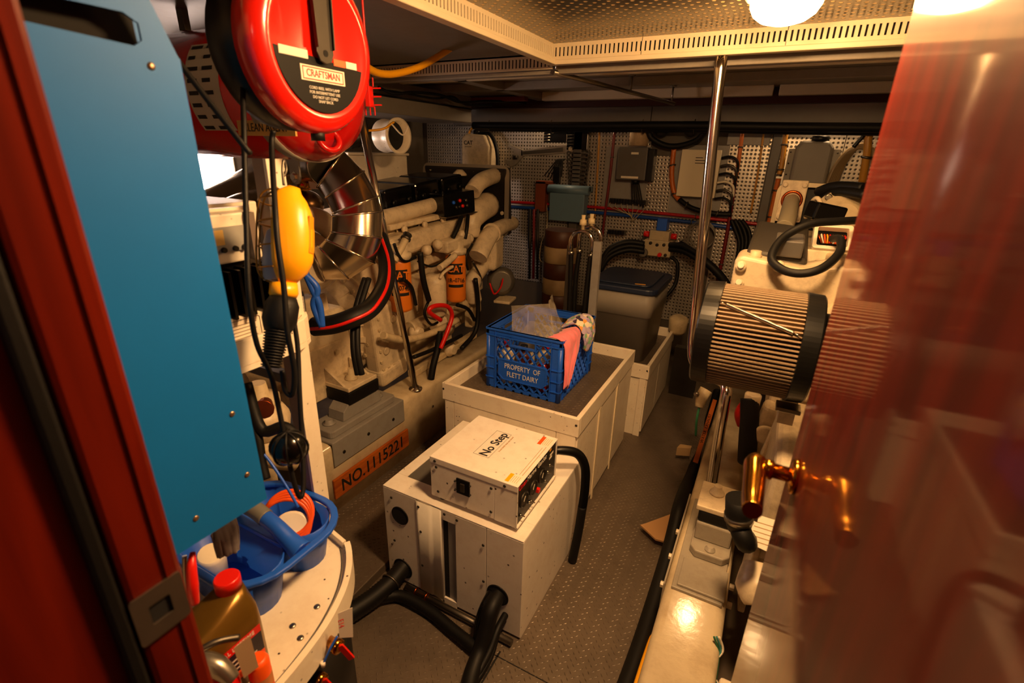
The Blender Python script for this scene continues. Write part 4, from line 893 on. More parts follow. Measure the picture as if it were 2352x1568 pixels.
# red handled pliers, extinguisher, orange can
pz = T('pliers', 'red gripped pliers standing upright beside the oil jug', 'pliers', W(445, 1380, d=.84))
MB().tube([W(443, 1268, d=.80), W(440, 1300, d=.79), W(443, 1345, d=.79), W(449, 1385, d=.80)], [.004, .0075, .0085, .006], 12).build('grip', redpl, pz)
MB().tube([W(424, 1276, d=.82), W(426, 1330, d=.82), W(436, 1385, d=.82)], .004, 8).build('jaw_arm', steel, pz)
ex = T('fire_extinguisher', 'small red fire extinguisher with a metal valve head at the counter edge', 'extinguisher', (-.725, .305, TZ))
EC = V((-.735, .285, TZ))
MB().lathe(EC, Z_, [(0, .044), (.004, .046), (.075, .046), (.1, .04), (.117, .026), (.124, .015)], 26).build('bottle', red, ex)
alum = mat('cast_aluminium', '#a09a90', .3, .9, var=.1)
MB().lathe(EC+Z_*.122, Z_, [(0, .016), (.02, .016), (.022, .012), (.04, .012)], 16).tube([EC+Z_*.15-Y_*.05-X_*.03, EC+Z_*.158-Y_*.01, EC+Z_*.150+X_*.03+Y_*.006, EC+Z_*.128+X_*.058+Y_*.012], [.016, .019, .018, .012], 12).build('valve_head', alum, ex)
MB().tube([EC+Z_*.165-X_*.02-Y_*.03, EC+Z_*.175+X_*.004+Y_*.02, EC+Z_*.16+X_*.02+Y_*.055], .006, 10).build('lever', dullsteel, ex)
MB().prism([(0, 0), (.028, .006), (.03, -.075), (.004, -.08)], EC+V((.035, .035, .165)), (Y_*.9+X_*.3).normalized(), Z_, .0006).build('inspection_tag', mat('tan_card', '#b89a78', .8), ex)
oc2 = T('orange_can', 'orange can beside the fire extinguisher on the counter edge', 'can', (-.708, .358, TZ))
MB().lathe((-.708, .358, TZ), Z_, [(0, .019), (.003, .02), (.08, .02), (.09, .014)], 18).build('body', orange, oc2)
MB().lathe((-.708, .358, TZ+.02), Z_, [(0, .0203), (.03, .0203)], 18, cap=False).build('label', mat('faded_label', '#b8743c', .6), oc2)

# ================================================================== main engine beyond the number board
RXE = euler(5, 0, 0)
def EZ(y): return (y-2.4)*.088
def ebox(b, x0, x1, y0, y1, z0, z1):
    yc = (y0+y1)/2; return b.box(((x0+x1)/2, yc, (z0+z1)/2+EZ(yc)), (x1-x0, y1-y0, z1-z0), RXE)
en = T('marine_engine', 'cream painted marine diesel with black valve covers above the number board', 'engine', (-2.0, 2.3, .35), 'marine engines')
ebox(MB(), -2.32, -1.84, 1.86, 3.05, .58, 1.2).build('block', cream, en, bev=.01)
ebox(MB(), -2.26, -1.9, 1.9, 3.0, 1.19, 1.31).build('cylinder_head', cream, en, bev=.008)
ebox(MB(), -2.28, -1.82, 1.9, 3.02, .42, .6).build('oil_pan', creamdk, en, bev=.02, seg=3)
# valve covers
for i in range(3):
    y0 = 2.10+i*.262
    q = MB(); ebox(q, -2.22, -1.87, y0, y0+.232, 1.315, 1.42); c = q.build('valve_cover', blackg, en, bev=.016, seg=3)
    ebox(MB(), -2.24, -1.852, y0+.003, y0+.238, 1.297, 1.318).build('cover_flange', black, c, bev=.004)
    for yy in (y0+.06, y0+.19):
        MB().lathe((-1.868, yy, 1.345+EZ(yy)), X_, [(0, .018), (.012, .016), (.014, .008)], 10).build('cover_lug', black, c)
# front plate and tank
fpn = T
q = MB(); ebox(q, -2.36, -1.66, 3.1, 3.16, .98, 1.44); fo = q.build('front_plate', darkst, en, bev=.02, seg=3)
MB().ring(rrect(.72, .48, .05), rrect(.66, .42, .04), (-2.01, 3.098, 1.275), X_, Z_, .012).build('plate_rim', mat('plate_edge', '#9a9080', .4, .4), fo)
spread('plate_bolt', MB().lathe((0, 0, 0), -Y_, [(0, .014), (.01, .014), (.012, .01)], 6, sm=False).mesh('plate_bolt'), cream, [(x, 3.095, z) for x, z in ((-2.3, 1.47), (-1.93, 1.475), (-1.85, 1.465), (-1.72, 1.47), (-1.7, 1.2))], fo)
MB().bb(-2.3, -1.9, 3.16, 3.42, 1.05, 1.5).build('expansion_tank', creamdk, en, bev=.03, seg=3)
MB().lathe((-1.99, 3.0, 1.44), Z_, [(0, .05), (.01, .05), (.03, .03), (.04, .02)], 18).build('filler_cap', cream, en)
# long manifolds on the near side
def pp(name, pts, r, mt=cream, n=16, par=None): return MB().tube(pts, r, n).build(name, mt, par or en)
pp('intake_manifold', [W(865, 505, X=-1.80), W(935, 487, X=-1.80), W(1005, 468, X=-1.80), W(1060, 455, X=-1.80)], .042)
q = MB(); a, b2 = W(872, 575, X=-1.76), W(1085, 508, X=-1.76); q.bar(a, b2, .115, .12, Z_); q.build('exhaust_manifold', cream, en, bev=.03, seg=3)
q = MB(); a, b2 = W(880, 522, X=-1.80), W(1080, 478, X=-1.80); q.bar(a, b2, .03, .1, Z_); q.build('water_rail', cream, en, bev=.008)
for t in (.12, .33, .54, .75, .95):
    p = a.lerp(b2, t); MB().lathe(p+V((.05, 0, -.02)), X_, [(0, .02), (.014, .02), (.018, .012)], 8).build('manifold_bolt', cream, en)
q = MB(); a, b2 = W(900, 625, X=-1.80), W(1075, 555, X=-1.80); q.bar(a, b2, .06, .08, Z_); q.build('side_rail', cream, en, bev=.01)
pp('lower_water_pipe', [W(940, 755, X=-1.72), W(1000, 728, X=-1.72), W(1085, 690, X=-1.72)], .04, creamdk)
# gauge box
gb = W(1056, 466, X=-1.68)
gbo = MB().box(gb+X_*-.05, (.12, .25, .125), euler(4, 0, -14)).build('engine_panel', blackg, en, bev=.004)
ga = euler(4, 0, -14)
for yy, zz, mt in ((-.05, .01, blue), (-.03, -.02, darkst), (.0, .015, redpl), (.02, -.018, redpl), (.05, .012, dullsteel), (.055, -.02, dullsteel), (-.005, -.02, darkst)):
    MB().lathe(gb+X_*-.05+ga@V((.06, yy, zz)), ga@X_, [(0, .011), (.008, .010), (.012, .006)], 12).build('panel_knob', mt, gbo)
MB().box(gb+X_*-.05+ga@V((.03, 0, -.066)), (.1, .25, .005), ga).build('panel_bracket', steel, gbo)
pp('wiring_loom', [W(1060, 497, X=-1.66), W(1052, 520, X=-1.64), W(1040, 545, X=-1.64)], .014, blackm)
pp('wiring_loom', [W(1075, 495, X=-1.66), W(1072, 525, X=-1.63), W(1068, 548, X=-1.63)], .012, blackm)
# filters
orf = mat('filter_orange', '#e07a1c', .4, var=.05)
def oilfilter(px, py0, py1, X, lines, hd=True):
    a, b2 = W(px, py0, X=X), W(px, py1, X=X); a = V((b2.x, b2.y, a.z)); L = a.z-b2.z
    f = MB().lathe(V((a.x, a.y, b2.z)), Z_, [(0, .045), (.006, .058), (.02, .061), (L-.02, .061), (L-.006, .058), (L, .05)], 28).build('oil_filter', orf, en)
    MB().lathe(V((a.x, a.y, a.z-.004)), Z_, [(0, .066), (.03, .068), (.034, .05), (.075, .05)], 24).build('filter_head', cream, f)
    vd = (CAM-a); vd.z = 0; vd.normalize(); an0 = math.atan2(vd.y, vd.x)
    def patch(z0, z1, d0, d1, mt, nm, off=.0008, par=f):
        MB().grid(lambda u, v: V((a.x+math.cos(an0+math.radians(d0+(d1-d0)*u))*(.061+off), a.y+math.sin(an0+math.radians(d0+(d1-d0)*u))*(.061+off), b2.z+L*(z0+(z1-z0)*v))), 10, 1).build(nm, mt, par)
    patch(.60, .82, -48, 42, ink, 'logo_field')
    u = V((-math.sin(an0), math.cos(an0), 0)); c0 = V((a.x, a.y, 0))+vd*.0625
    text('logo_lettering', 'CAT', .058, c0+Z_*(b2.z+L*.71), u, Z_, orf, f, sx=.9, bold=.001)
    text('filter_lettering', lines, .036, c0+Z_*(b2.z+L*.48), u, Z_, ink, f, sx=.8, bold=.0006)
    patch(.33, .39, -46, 46, ink, 'label_bar')
    return f
oilfilter(1048, 580, 690, -1.67, '1R–0716')
oilfilter(922, 590, 712, -1.68, '1R–0749')
MB().lathe(W(1000, 722, X=-1.68), Z_, [(0, .062), (.01, .068), (.2, .068), (.235, .055), (.25, .03)], 24).build('fuel_canister', cream, en)
q = MB(); a = W(1040, 556, X=-1.68); q.box(a, (.1, .26, .07), RXE); q.build('filter_bracket', cream, en, bev=.012)
for px, py in ((985, 575), (1010, 562), (1065, 540), (1082, 548)):
    p = W(px, py, X=-1.64); MB().lathe(p, X_, [(-.03, .028), (0, .028), (.006, .02), (.012, .012)], 14).build('bracket_boss', cream, en)
pp('breather_tube', [W(905, 600, X=-1.64), W(920, 572, X=-1.64), W(932, 548, X=-1.64)], .018, creamdk)
MB().lathe(W(931, 550, X=-1.64), W(940, 530, X=-1.64)-W(931, 550, X=-1.64), [(0, .026), (.012, .026), (.014, .02), (.03, .024), (.036, .02)], 16).build('breather_cap', dullsteel, en)
pp('drain_elbow', [W(1010, 615, X=-1.6), W(1030, 600, X=-1.6), W(1045, 586, X=-1.6)], .018, cream)
# front castings: elbows and housings
pp('coolant_elbow', [W(1085, 440, X=-1.72), W(1100, 420, X=-1.72), W(1122, 408, X=-1.74), W(1150, 400, X=-1.8)], .052)
MB().lathe(W(1135, 405, X=-1.78), (.3, 1, .1), [(0, .07), (.02, .07)], 20).build('elbow_flange', cream, en)
pp('water_pump_body', [W(1085, 545, X=-1.68), W(1085, 500, X=-1.70), W(1120, 470, X=-1.74)], [.04, .075, .085])
pp('pump_inlet', [W(1098, 590, X=-1.62), W(1115, 555, X=-1.62), W(1130, 535, X=-1.62), W(1155, 520, X=-1.66), W(1178, 512, X=-1.72)], [.062, .06, .055, .05, .048])
MB().lathe(W(1128, 536, X=-1.62), W(1160, 515, X=-1.66)-W(1128, 536, X=-1.62), [(0, .062), (.012, .066), (.024, .062)], 20).build('hose_clamp', cream, en)
q = MB(); q.box(W(1120, 575, X=-1.70), (.18, .2, .24), euler(0, 0, 12)); q.build('timing_case', cream, en, bev=.03, seg=3)
pp('lower_elbow', [W(1090, 690, X=-1.66), W(1085, 650, X=-1.66), W(1105, 615, X=-1.68), W(1120, 595, X=-1.7)], .05)
q = MB(); q.box(W(1160, 688, X=-1.60), (.12, .16, .02), euler(0, 0, 10)); q.build('alternator_bracket', cream, en, bev=.006)
MB().lathe(W(1150, 640, X=-1.72), (.5, -.85, .1), [(0, .08), (.02, .1), (.14, .1), (.16, .07)], 24).build('alternator', mat('alternator_grey', '#6f6a62', .4, .6), en)
MB().tube([W(1125, 650, X=-1.6), W(1135, 675, X=-1.58), W(1150, 660, X=-1.58), W(1155, 640, X=-1.6)], .006, 8).build('red_lead', redpl, en)
for pts, r in (((965, 580), (972, 640), (985, 690)), .016), (((1092, 640), (1098, 700), (1092, 760), (1060, 800)), .015), (((1010, 760), (1005, 800), (995, 840), (990, 870)), .02), (((925, 640), (945, 660), (955, 700)), .01):
    pp('hose', [W(x, y, X=-1.60) for x, y in pts], r, blackm, 10)
pp('red_hose', [W(1012, 735, X=-1.58), W(985, 715, X=-1.58), W(1000, 702, X=-1.57), W(1028, 704, X=-1.56), W(1038, 725, X=-1.56), W(1028, 760, X=-1.56), W(1012, 800, X=-1.57)], .013, redpl, 12)
pp('round_housing', [W(1010, 740, X=-1.66), W(1020, 750, X=-1.74)], .07, cream)
# pulley at the front and belt guard
MB().lathe((-2.05, 3.1, .72), Y_, [(0, .15), (.02, .17), (.04, .17), (.05, .12)], 30).build('crank_pulley', darkst, en)
# flywheel housing and gearbox
FY = 1.80
MB().lathe((-2.03, FY-.03, .72), Y_, [(0, .27), (.01, .30), (.04, .30), (.05, .28), (.1, .27)], 40).build('flywheel_housing', cream, en)
MB().lathe((-2.03, FY-.10, .72), Y_, [(0, .22), (.02, .24), (.06, .26), (.08, .27)], 40).build('bell_housing', cream, en)
spread('housing_bolt', MB().lathe((0, 0, 0), -Y_, [(0, .012), (.012, .012), (.014, .009)], 6, sm=False).mesh('housing_bolt'), creamdk, [(-2.03+.285*math.cos(math.radians(a)), FY-.028, .72+.285*math.sin(math.radians(a))) for a in range(-60, 75, 15)], en)
q = MB(); q.box((-1.745, 1.88, .66), (.1, .24, .4), RXE); q.build('starter_housing', cream, en, bev=.02, seg=3)
spread('boss', MB().lathe((0, 0, 0), X_, [(0, .022), (.006, .022), (.008, .015)], 16).mesh('boss'), cream, [(-1.695, 1.9, .76), (-1.695, 1.83, .6)], en)
q = MB(); q.box((-1.75, 1.88, .46), (.14, .22, .1), RXE); q.build('sump_corner', cream, en, bev=.025, seg=3)
q = MB(); q.box((-2.0, 1.50, .66), (.46, .36, .42), RXE); gx = q.build('gearbox', cream, en, bev=.03, seg=3)
q = MB(); q.box((-1.99, 1.47, .90), (.36, .24, .1), RXE); q.build('gearbox_cover', cream, gx, bev=.012)
spread('cover_bolt', MB().lathe((0, 0, 0), Z_, [(0, .018), (.01, .018), (.012, .014), (.03, .012)], 10).mesh('cover_bolt'), cream, [(-1.86, 1.40, .945), (-1.87, 1.55, .955), (-2.05, 1.42, .945)], gx)
MB().lathe((-2.0, 1.33, .6), -Y_, [(0, .13), (.04, .12), (.05, .08), (.12, .07)], 28).build('output_flange', creamdk, gx)
# side support bracket
sb = MB(); sb.box((-1.77, 1.47, .60), (.03, .22, .26)).build('bracket_plate', cream, en, bev=.004)
sb = MB(); sb.box((-1.69, 1.56, .545), (.17, .19, .022)); ar = sb.build('bracket_arm', cream, en, bev=.004)
for y in (1.48, 1.64): MB().prism([(0, 0), (.12, 0), (0, .07)], (-1.757, y, .556), X_, Z_, .012).build('gusset', cream, ar)
MB().lathe((-1.675, 1.555, .556), Z_, [(0, .032), (.006, .032), (.006, .024), (.022, .022), (.022, .014), (.055, .013)], 18).build('mount_bolt', creamdk, ar)
spread('bracket_bolt', MB().lathe((0, 0, 0), X_, [(0, .014), (.012, .014)], 6, sm=False).mesh('bracket_bolt'), creamdk, [(-1.755, 1.39, z) for z in (.50, .68)]+[(-1.755, 1.55, .68)], en)
# grey pad and rubber mount on the bed
em = T('engine_mount', 'grey cast engine mount on a folded steel pad above the number board', 'engine mount', (-1.66, 1.54, .352))
MB().prism([(-1.78, .353), (-1.568, .353), (-1.568, .353-.115), (-1.560, .353-.115), (-1.560, .365), (-1.78, .365)], (0, 1.30, 0), X_, Z_, -.49).build('folded_pad', grey, em, bev=.004)
MB().prism(rrect(.15, .44, .02, 3, -1.66, 1.54), (0, 0, .365), X_, Y_, .035).build('mount_base', grey, em, bev=.005)
arc = [(-.13, 0), (.13, 0)]+[(.13*math.cos(math.radians(a)), .02+.075*math.sin(math.radians(a))) for a in (20, 45, 70, 90, 110, 135, 160)]
MB().prism(arc, (-1.61, 1.55, .40), Y_, Z_, -.1).build('mount_saddle', grey, em, bev=.004)
MB().bb(-1.745, -1.60, 1.46, 1.66, .47, .534).build('rubber_block', blackm, em, bev=.006)
for y in (1.38, 1.70): MB().lathe((-1.66, y, .40), Z_, [(0, .03), (.006, .03), (.006, .018), (.022, .016)], 16).build('hold_down_bolt', grey, em)
spread('pad_screw', MB().lathe((0, 0, 0), X_, [(0, .009), (.003, .008)], 10).mesh('pad_screw'), darkst, [(-1.56, 1.36, .29), (-1.56, 1.52, .30), (-1.56, 1.7, .29)], em)

# ------------------------------------------------------------------ polished exhaust elbow
el = T('exhaust_elbow', 'polished steel segmented exhaust elbow curving up from the turbocharger', 'exhaust', W(800, 560, d=2.0))
ss = mat('polished_exhaust', '#dccdb6', .2, 1)
S = [((728, 430), (789, 347), 2.06), ((747, 453), (836, 393), 2.0), ((765, 490), (868, 451), 1.96), ((763, 496), (876, 486), 1.955), ((763, 534), (876, 546), 1.955), ((752, 552), (858, 603), 1.97), ((733, 568), (800, 640), 2.03), ((716, 572), (745, 642), 2.08)]
def ringpts(l, r_, d, n=28):
    a, b2 = W(*l, d=d), W(*r_, d=d); c = (a+b2)/2; u = (b2-a)/2; vd = (c-CAM).normalized(); vd = (vd-u*(vd.dot(u)/u.length_squared)).normalized()*min(u.length, .1)
    return [c+u*math.cos(2*math.pi*i/n)+vd*math.sin(2*math.pi*i/n) for i in range(n)]
RG = [ringpts(*s_) for s_ in S]
for i in range(len(S)-1):
    n = 28; MB().add(RG[i]+RG[i+1], [(j, (j+1) % n, n+(j+1) % n, n+j) for j in range(n)], True).build('elbow_segment', ss, el)
for i, rg in enumerate(RG): MB().tube(rg, .0045, 6, 0, True).build('seam_bead', ss, el)
c0 = sum(RG[0], V())/28; c7 = sum(RG[-1], V())/28
xp = T('exhaust_pipe', 'polished steel exhaust pipes running outboard behind the fire cylinder', 'exhaust', W(560, 430, d=2.5))
MB().tube([c0+(c0-sum(RG[1], V())/28)*.2, W(700, 375, d=2.2), W(610, 410, d=2.45), W(470, 478, d=2.75), W(380, 520, d=2.9)], .085, 24).build('main_pipe', ss, xp)
MB().tube([W(640, 455, d=2.3), W(560, 468, d=2.4), W(470, 510, d=2.5)], .055, 18).build('branch_pipe', ss, xp)
MB().lathe(W(520, 475, d=2.35), V((.4, -.6, -.1)), [(0, .045), (.05, .045), (.055, .035)], 20).build('pipe_stub', dullsteel, xp)
tb = T('turbocharger', 'cream turbocharger with a round metal housing below the elbow', 'turbocharger', W(735, 560, d=2.15))
MB().lathe(c7, W(690, 600, d=2.2)-c7, [(-.02, .075), (.0, .085), (.03, .10), (.08, .13), (.12, .14), (.16, .12), (.18, .06)], 32).build('compressor_housing', cream, tb)
MB().torus(W(716, 560, d=2.16), (W(690, 600, d=2.2)-c7), .11, .05, 32, 12).build('volute', cream, tb)
MB().sphere(W(700, 470, d=2.28), .085, 24, 14, (1, 1, .8)).build('turbine_housing', mat('heat_steel', '#8a6a4a', .28, 1), tb)
MB().lathe(W(700, 436, d=2.2), Z_, [(0, .03), (.03, .03), (.032, .022), (.05, .02)], 12).build('actuator_stud', brass, tb)
# hoses by the gearbox
hs2 = T('striped_hose', 'thick black rubber hose with a red printed stripe looping over the gearbox', 'hose', W(800, 740, d=1.75))
HP = [W(872, 545, d=2.12), W(888, 600, d=2.05), W(884, 655, d=1.9), W(854, 705, d=1.78), W(810, 730, d=1.72), W(765, 745, d=1.72), W(722, 750, d=1.74)]
MB().tube(HP, .034, 16).build('hose_body', blackm, hs2)
SP = smooth_path(HP, 6); sp2 = []
for i, p in enumerate(SP):
    tg_ = (SP[min(i+1, len(SP)-1)]-SP[max(i-1, 0)]).normalized(); out_ = (CAM-p).normalized(); out_ = (out_-tg_*out_.dot(tg_)).normalized(); side = tg_.cross(out_)
    sp2.append((p+out_*.0335-side*.006+out_*.0, side, out_))
b = MB(); vs = []
for c_, sd, ot in sp2: vs += [c_-sd*.007-ot*.002, c_-sd*.0025+ot*.001, c_+sd*.0025+ot*.001, c_+sd*.007-ot*.002]
b.add(vs, [(i*4+j, i*4+j+1, i*4+j+5, i*4+j+4) for i in range(len(sp2)-1) for j in range(3)], True).build('red_stripe', redpl, hs2, thick=.001)
bh = T('blue_hose', 'twisted pair of blue hoses hanging in front of the gearbox', 'hose', W(735, 750, d=1.7))
for s_ in (-1, 1): MB().tube([W(700, 560, d=1.6)+RT*s_*.006, W(692+6*s_, 610, d=1.6), W(722-6*s_, 660, d=1.62), W(727+7*s_, 700, d=1.64), W(740, 750, d=1.66)], .011, 10).build('hose_strand', blue, bh)
bh2 = T('control_cable', 'bundle of black control cables dropping past the flywheel housing', 'cable', W(820, 850, d=1.8))
for dx in (0, 9): MB().tube([W(838+dx, 640, d=1.85), W(815+dx, 720, d=1.78), W(812+dx, 800, d=1.76), W(822+dx, 860, d=1.78)], .011, 10).build('cable', blackm, bh2)
# lower clutter behind the post
for i, (pts, r, mt, lab) in enumerate((([(560, 930), (590, 1000), (600, 1060), (610, 1100)], .012, blackm, 'black hose hanging beside the blue cabinet edge'),
        ([(585, 1020), (620, 1060), (660, 1120), (685, 1165)], .0035, blue, 'thin blue hose sagging to the caddy'),
        ([(565, 880), (600, 985), (650, 980), (680, 1000)], .014, blackm, 'black hose curling behind the rack post'))):
    t = T('loose_hose', lab, 'hose', W(*pts[-1], d=1.15), 'loose hoses behind the rack')
    MB().tube([W(x, y, d=1.2) for x, y in pts], r, 10).build('hose_body', mt, t)
MB().bb(W(600, 965, d=1.6).x-.12, W(600, 965, d=1.6).x+.1, 1.0, W(600, 965, d=1.6).y+.1, 0, W(600, 965, d=1.6).z-.07).build('pump_plinth', darkst, None, 'dark steel plinth under the raw water pump', 'plinth')
sw = T('sea_strainer', 'cream raw water pump casting low behind the rack post', 'pump', W(600, 960, d=1.6))
MB().sphere(W(600, 965, d=1.6), .09, 18, 12, (1, 1, .8)).build('pump_bowl', cream, sw)
MB().lathe(W(600, 930, d=1.6), Z_, [(0, .06), (.03, .06), (.04, .03), (.08, .025)], 16).build('pump_neck', creamdk, sw)
MB().lathe(W(610, 925, d=1.5), (.7, -.7, 0), [(0, .02), (.03, .02), (.035, .03), (.045, .03)], 12).build('pump_valve', copper, sw)
MB().tube([W(560, 1000, d=1.6), W(620, 1040, d=1.6), W(680, 1050, d=1.65)], .045, 14).build('pump_pipe', creamdk, sw)
# stanchion standing on the bed
st = T('stanchion', 'slim polished steel stanchion standing on the engine bed by the number board', 'stanchion', (-1.625, 1.97, .352), 'polished steel stanchions')
pb, pt = V((-1.60, 1.94, .352)), W(818, 215, X=-1.58)
MB().tube([pb, pt], .0165, 16, 0).build('pole', chrome, st)
MB().lathe(pb, Z_, [(0, .038), (.006, .037), (.01, .02), (.02, .018)], 22).build('foot_flange', chrome, st)
# ducts, fan and white boxes above the engine
du = T('vent_blower', 'white inline vent blower with an open end above the engine', 'blower', W(900, 330, d=2.75))
MB().lathe(W(880, 312, d=2.8), V((.93, -.1, 0)), [(0, .085), (.02, .09), (.06, .085), (.10, .085), (.12, .095), (.13, .095), (.128, .078), (.06, .075)], 28, cap=False).build('blower_duct', white, du)
MB().lathe(W(880, 312, d=2.8)+V((.93, -.1, 0))*.085, V((.93, -.1, 0)), [(0, .077), (.004, .077)], 24).build('fan_dark_throat', dark, du)
MB().tube([W(845, 300, d=2.6), W(880, 296, d=2.62), W(905, 280, d=2.65)], .006, 8).build('yellow_lead', yellow, du)
MB().tube([W(900, 285, d=2.6), W(925, 310, d=2.62), W(938, 290, d=2.62)], .004, 6).build('white_lead', white, du)
fl2 = T('flexible_duct', 'black ribbed flexible duct hanging beside the cord reel', 'duct', W(800, 330, d=2.4))
corrugated([W(770, 300, d=2.4), W(800, 320, d=2.4), W(822, 315, d=2.4), W(825, 290, d=2.45), W(812, 268, d=2.5)], .04, .02, 14, .1).build('ribbed_duct', black, fl2)
p = W(812, 268, d=2.5); MB().bar(p, V((p.x, p.y, 1.998)), .02, .003).build('hanging_strap', dullsteel, fl2)
wb1 = T('day_tank', 'white rectangular day tank above the engine behind the stanchion', 'tank', W(880, 400, d=2.8))
a, b2 = W(800, 352, X=-2.35), W(935, 352, X=-2.35)
MB().bb(-2.75, -2.35, a.y, b2.y, 1.36, 1.56).build('tank_body', white, wb1, bev=.01)
MB().bb(-2.76, -2.34, a.y-.01, b2.y+.01, 1.56, 1.575).build('tank_lid', white, wb1, bev=.003)

# ================================================================== back bulkhead
YW = 3.97
def w_(x, y, Y=YW): return W(x, y, Y=Y)
# black conduit bundle under the beam
cb2 = T('conduit_bundle', 'thick black cable bundle tied under the grey cross beam', 'cable', (-.6, 3.74, 1.72))
for i, (dy, dz, r) in enumerate(((0, 0, .03), (-.045, .012, .028), (.03, .03, .026))):
    MB().tube([(-2.35, 3.80+dy, 1.785+dz), (-1.5, 3.80+dy, 1.782+dz), (-.7, 3.80+dy, 1.785+dz), (.1, 3.80+dy, 1.775+dz), (1.2, 3.80+dy, 1.77+dz)], r, 10).build('cable_run', blackm, cb2)
spread('cable_tie', MB().torus((0, 0, 0), X_, .05, .003, 20, 5).mesh('cable_tie'), dullsteel, [(x, 3.79, 1.795) for x in (-2.2, -1.65, -.95, -.6)], cb2)
bl2 = T('cable_loop', 'black cable loop drooping below the beam in front of the pegboard', 'cable', w_(1555, 335))
MB().tube([w_(1488, 288, 3.85), w_(1495, 315, 3.87), w_(1525, 333, 3.88), w_(1560, 335, 3.88), w_(1600, 322, 3.87), w_(1622, 298, 3.85)], .02, 10).build('loop', blackm, bl2)
for px in (1520, 1588): MB().lathe(w_(px, 298, 3.9), -Y_, [(0, .05), (.03, .045), (.035, .02)], 18).build('gland', darkst, bl2)
# cat tank
ctk = T('coolant_tank', 'cream coolant tank marked CAT on the pegboard above the engine', 'tank', w_(1105, 375))
a = w_(1079, 313); b2 = w_(1142, 385)
MB().prism([(0, 0), (b2.x-a.x, 0), (b2.x-a.x, .2), (b2.x-a.x-.05, .29), (.05, .30), (0, .27)], (a.x, YW-.012, 1.44), X_, Z_, .13).build('tank_body', cream, ctk, bev=.02, seg=3)
text('tank_lettering', 'CAT', .045, (a.x+.075, YW-.1445, 1.665), X_, Z_, ink, ctk, bold=.0008)
text('tank_fine_print', 'COOLANT', .014, (a.x+.075, YW-.1445, 1.635), X_, Z_, ink, ctk)
MB().tube([w_(1100, 305, 3.9), w_(1125, 308, 3.88), w_(1140, 340, 3.86), w_(1144, 385, 3.85)], .016, 10).build('tank_hose', blackm, ctk)
MB().tube([w_(1077, 318, 3.92), w_(1080, 300, 3.92), w_(1095, 292, 3.92), w_(1150, 294, 3.92)], .011, 8).build('yellow_tube', yellow, ctk)
MB().lathe((a.x+.12, YW-.07, 1.735), Z_, [(0, .035), (.03, .035), (.034, .028)], 16).build('tank_cap', black, ctk)
# big adjustable wrench
aw = T('adjustable_wrench', 'very large steel adjustable wrench hung across the pegboard', 'wrench', w_(1235, 360))
wm = mat('wrench_steel', '#aaa294', .35, .6, var=.12)
A_, B_ = w_(1196, 352, 3.945), w_(1300, 343, 3.945); u = (B_-A_).normalized(); v = Z_-u*Z_.dot(u); v.normalize(); n = -Y_
MB().prism([(0, -.025), (.42, -.03), (.46, -.028), (.49, 0), (.46, .03), (.42, .032), (0, .025)], A_, u, v, -.02).build('handle', wm, aw, bev=.004)
MB().prism([(.03, -.012), (.39, -.016), (.39, .016), (.03, .012)], A_-Y_*.0205, u, v, .001).build('handle_panel', mat('wrench_recess', '#5c564c', .5, .7), aw)
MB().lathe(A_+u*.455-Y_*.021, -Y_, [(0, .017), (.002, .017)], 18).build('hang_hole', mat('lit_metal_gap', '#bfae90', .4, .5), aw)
MB().prism([(.02, -.028), (.02, .028), (-.05, .055), (-.115, .085), (-.125, .06), (-.07, .035), (-.075, -.02), (-.1, -.05), (-.165, -.03), (-.17, -.06), (-.1, -.105), (-.05, -.085)], A_, u, v, -.028).build('jaw_head', wm, aw, bev=.004)
MB().lathe(A_-u*.035-v*.03-Y_*.03, u, [(-.02, .016), (.02, .016)], 14).build('adjuster', darkst, aw)
# tool rolls
for px0, py0, px1, py1, lab, nn in ((1254, 299, 1306, 328, 'black pouch of small tools at the top of the pegboard', 4), (1308, 299, 1352, 345, 'black tool roll beside the pouch under the beam', 6)):
    a, b2 = w_(px0, py0), w_(px1, py1); t = T('tool_pouch', lab, 'tool pouch', ((a.x+b2.x)/2, YW, b2.z), 'black tool pouches')
    MB().bb(a.x, b2.x, YW-.04, YW-.015, b2.z, a.z).build('pouch', blackg, t, bev=.004)
    for i in range(nn): z = b2.z+(a.z-b2.z)*(i+.6)/(nn+.3); MB().tube([(a.x+.005, YW-.043, z), (a.x+.06, YW-.046, z+.004)], .004, 6, 0).build('tool_shank', chrome if nn == 4 else darkst, t)
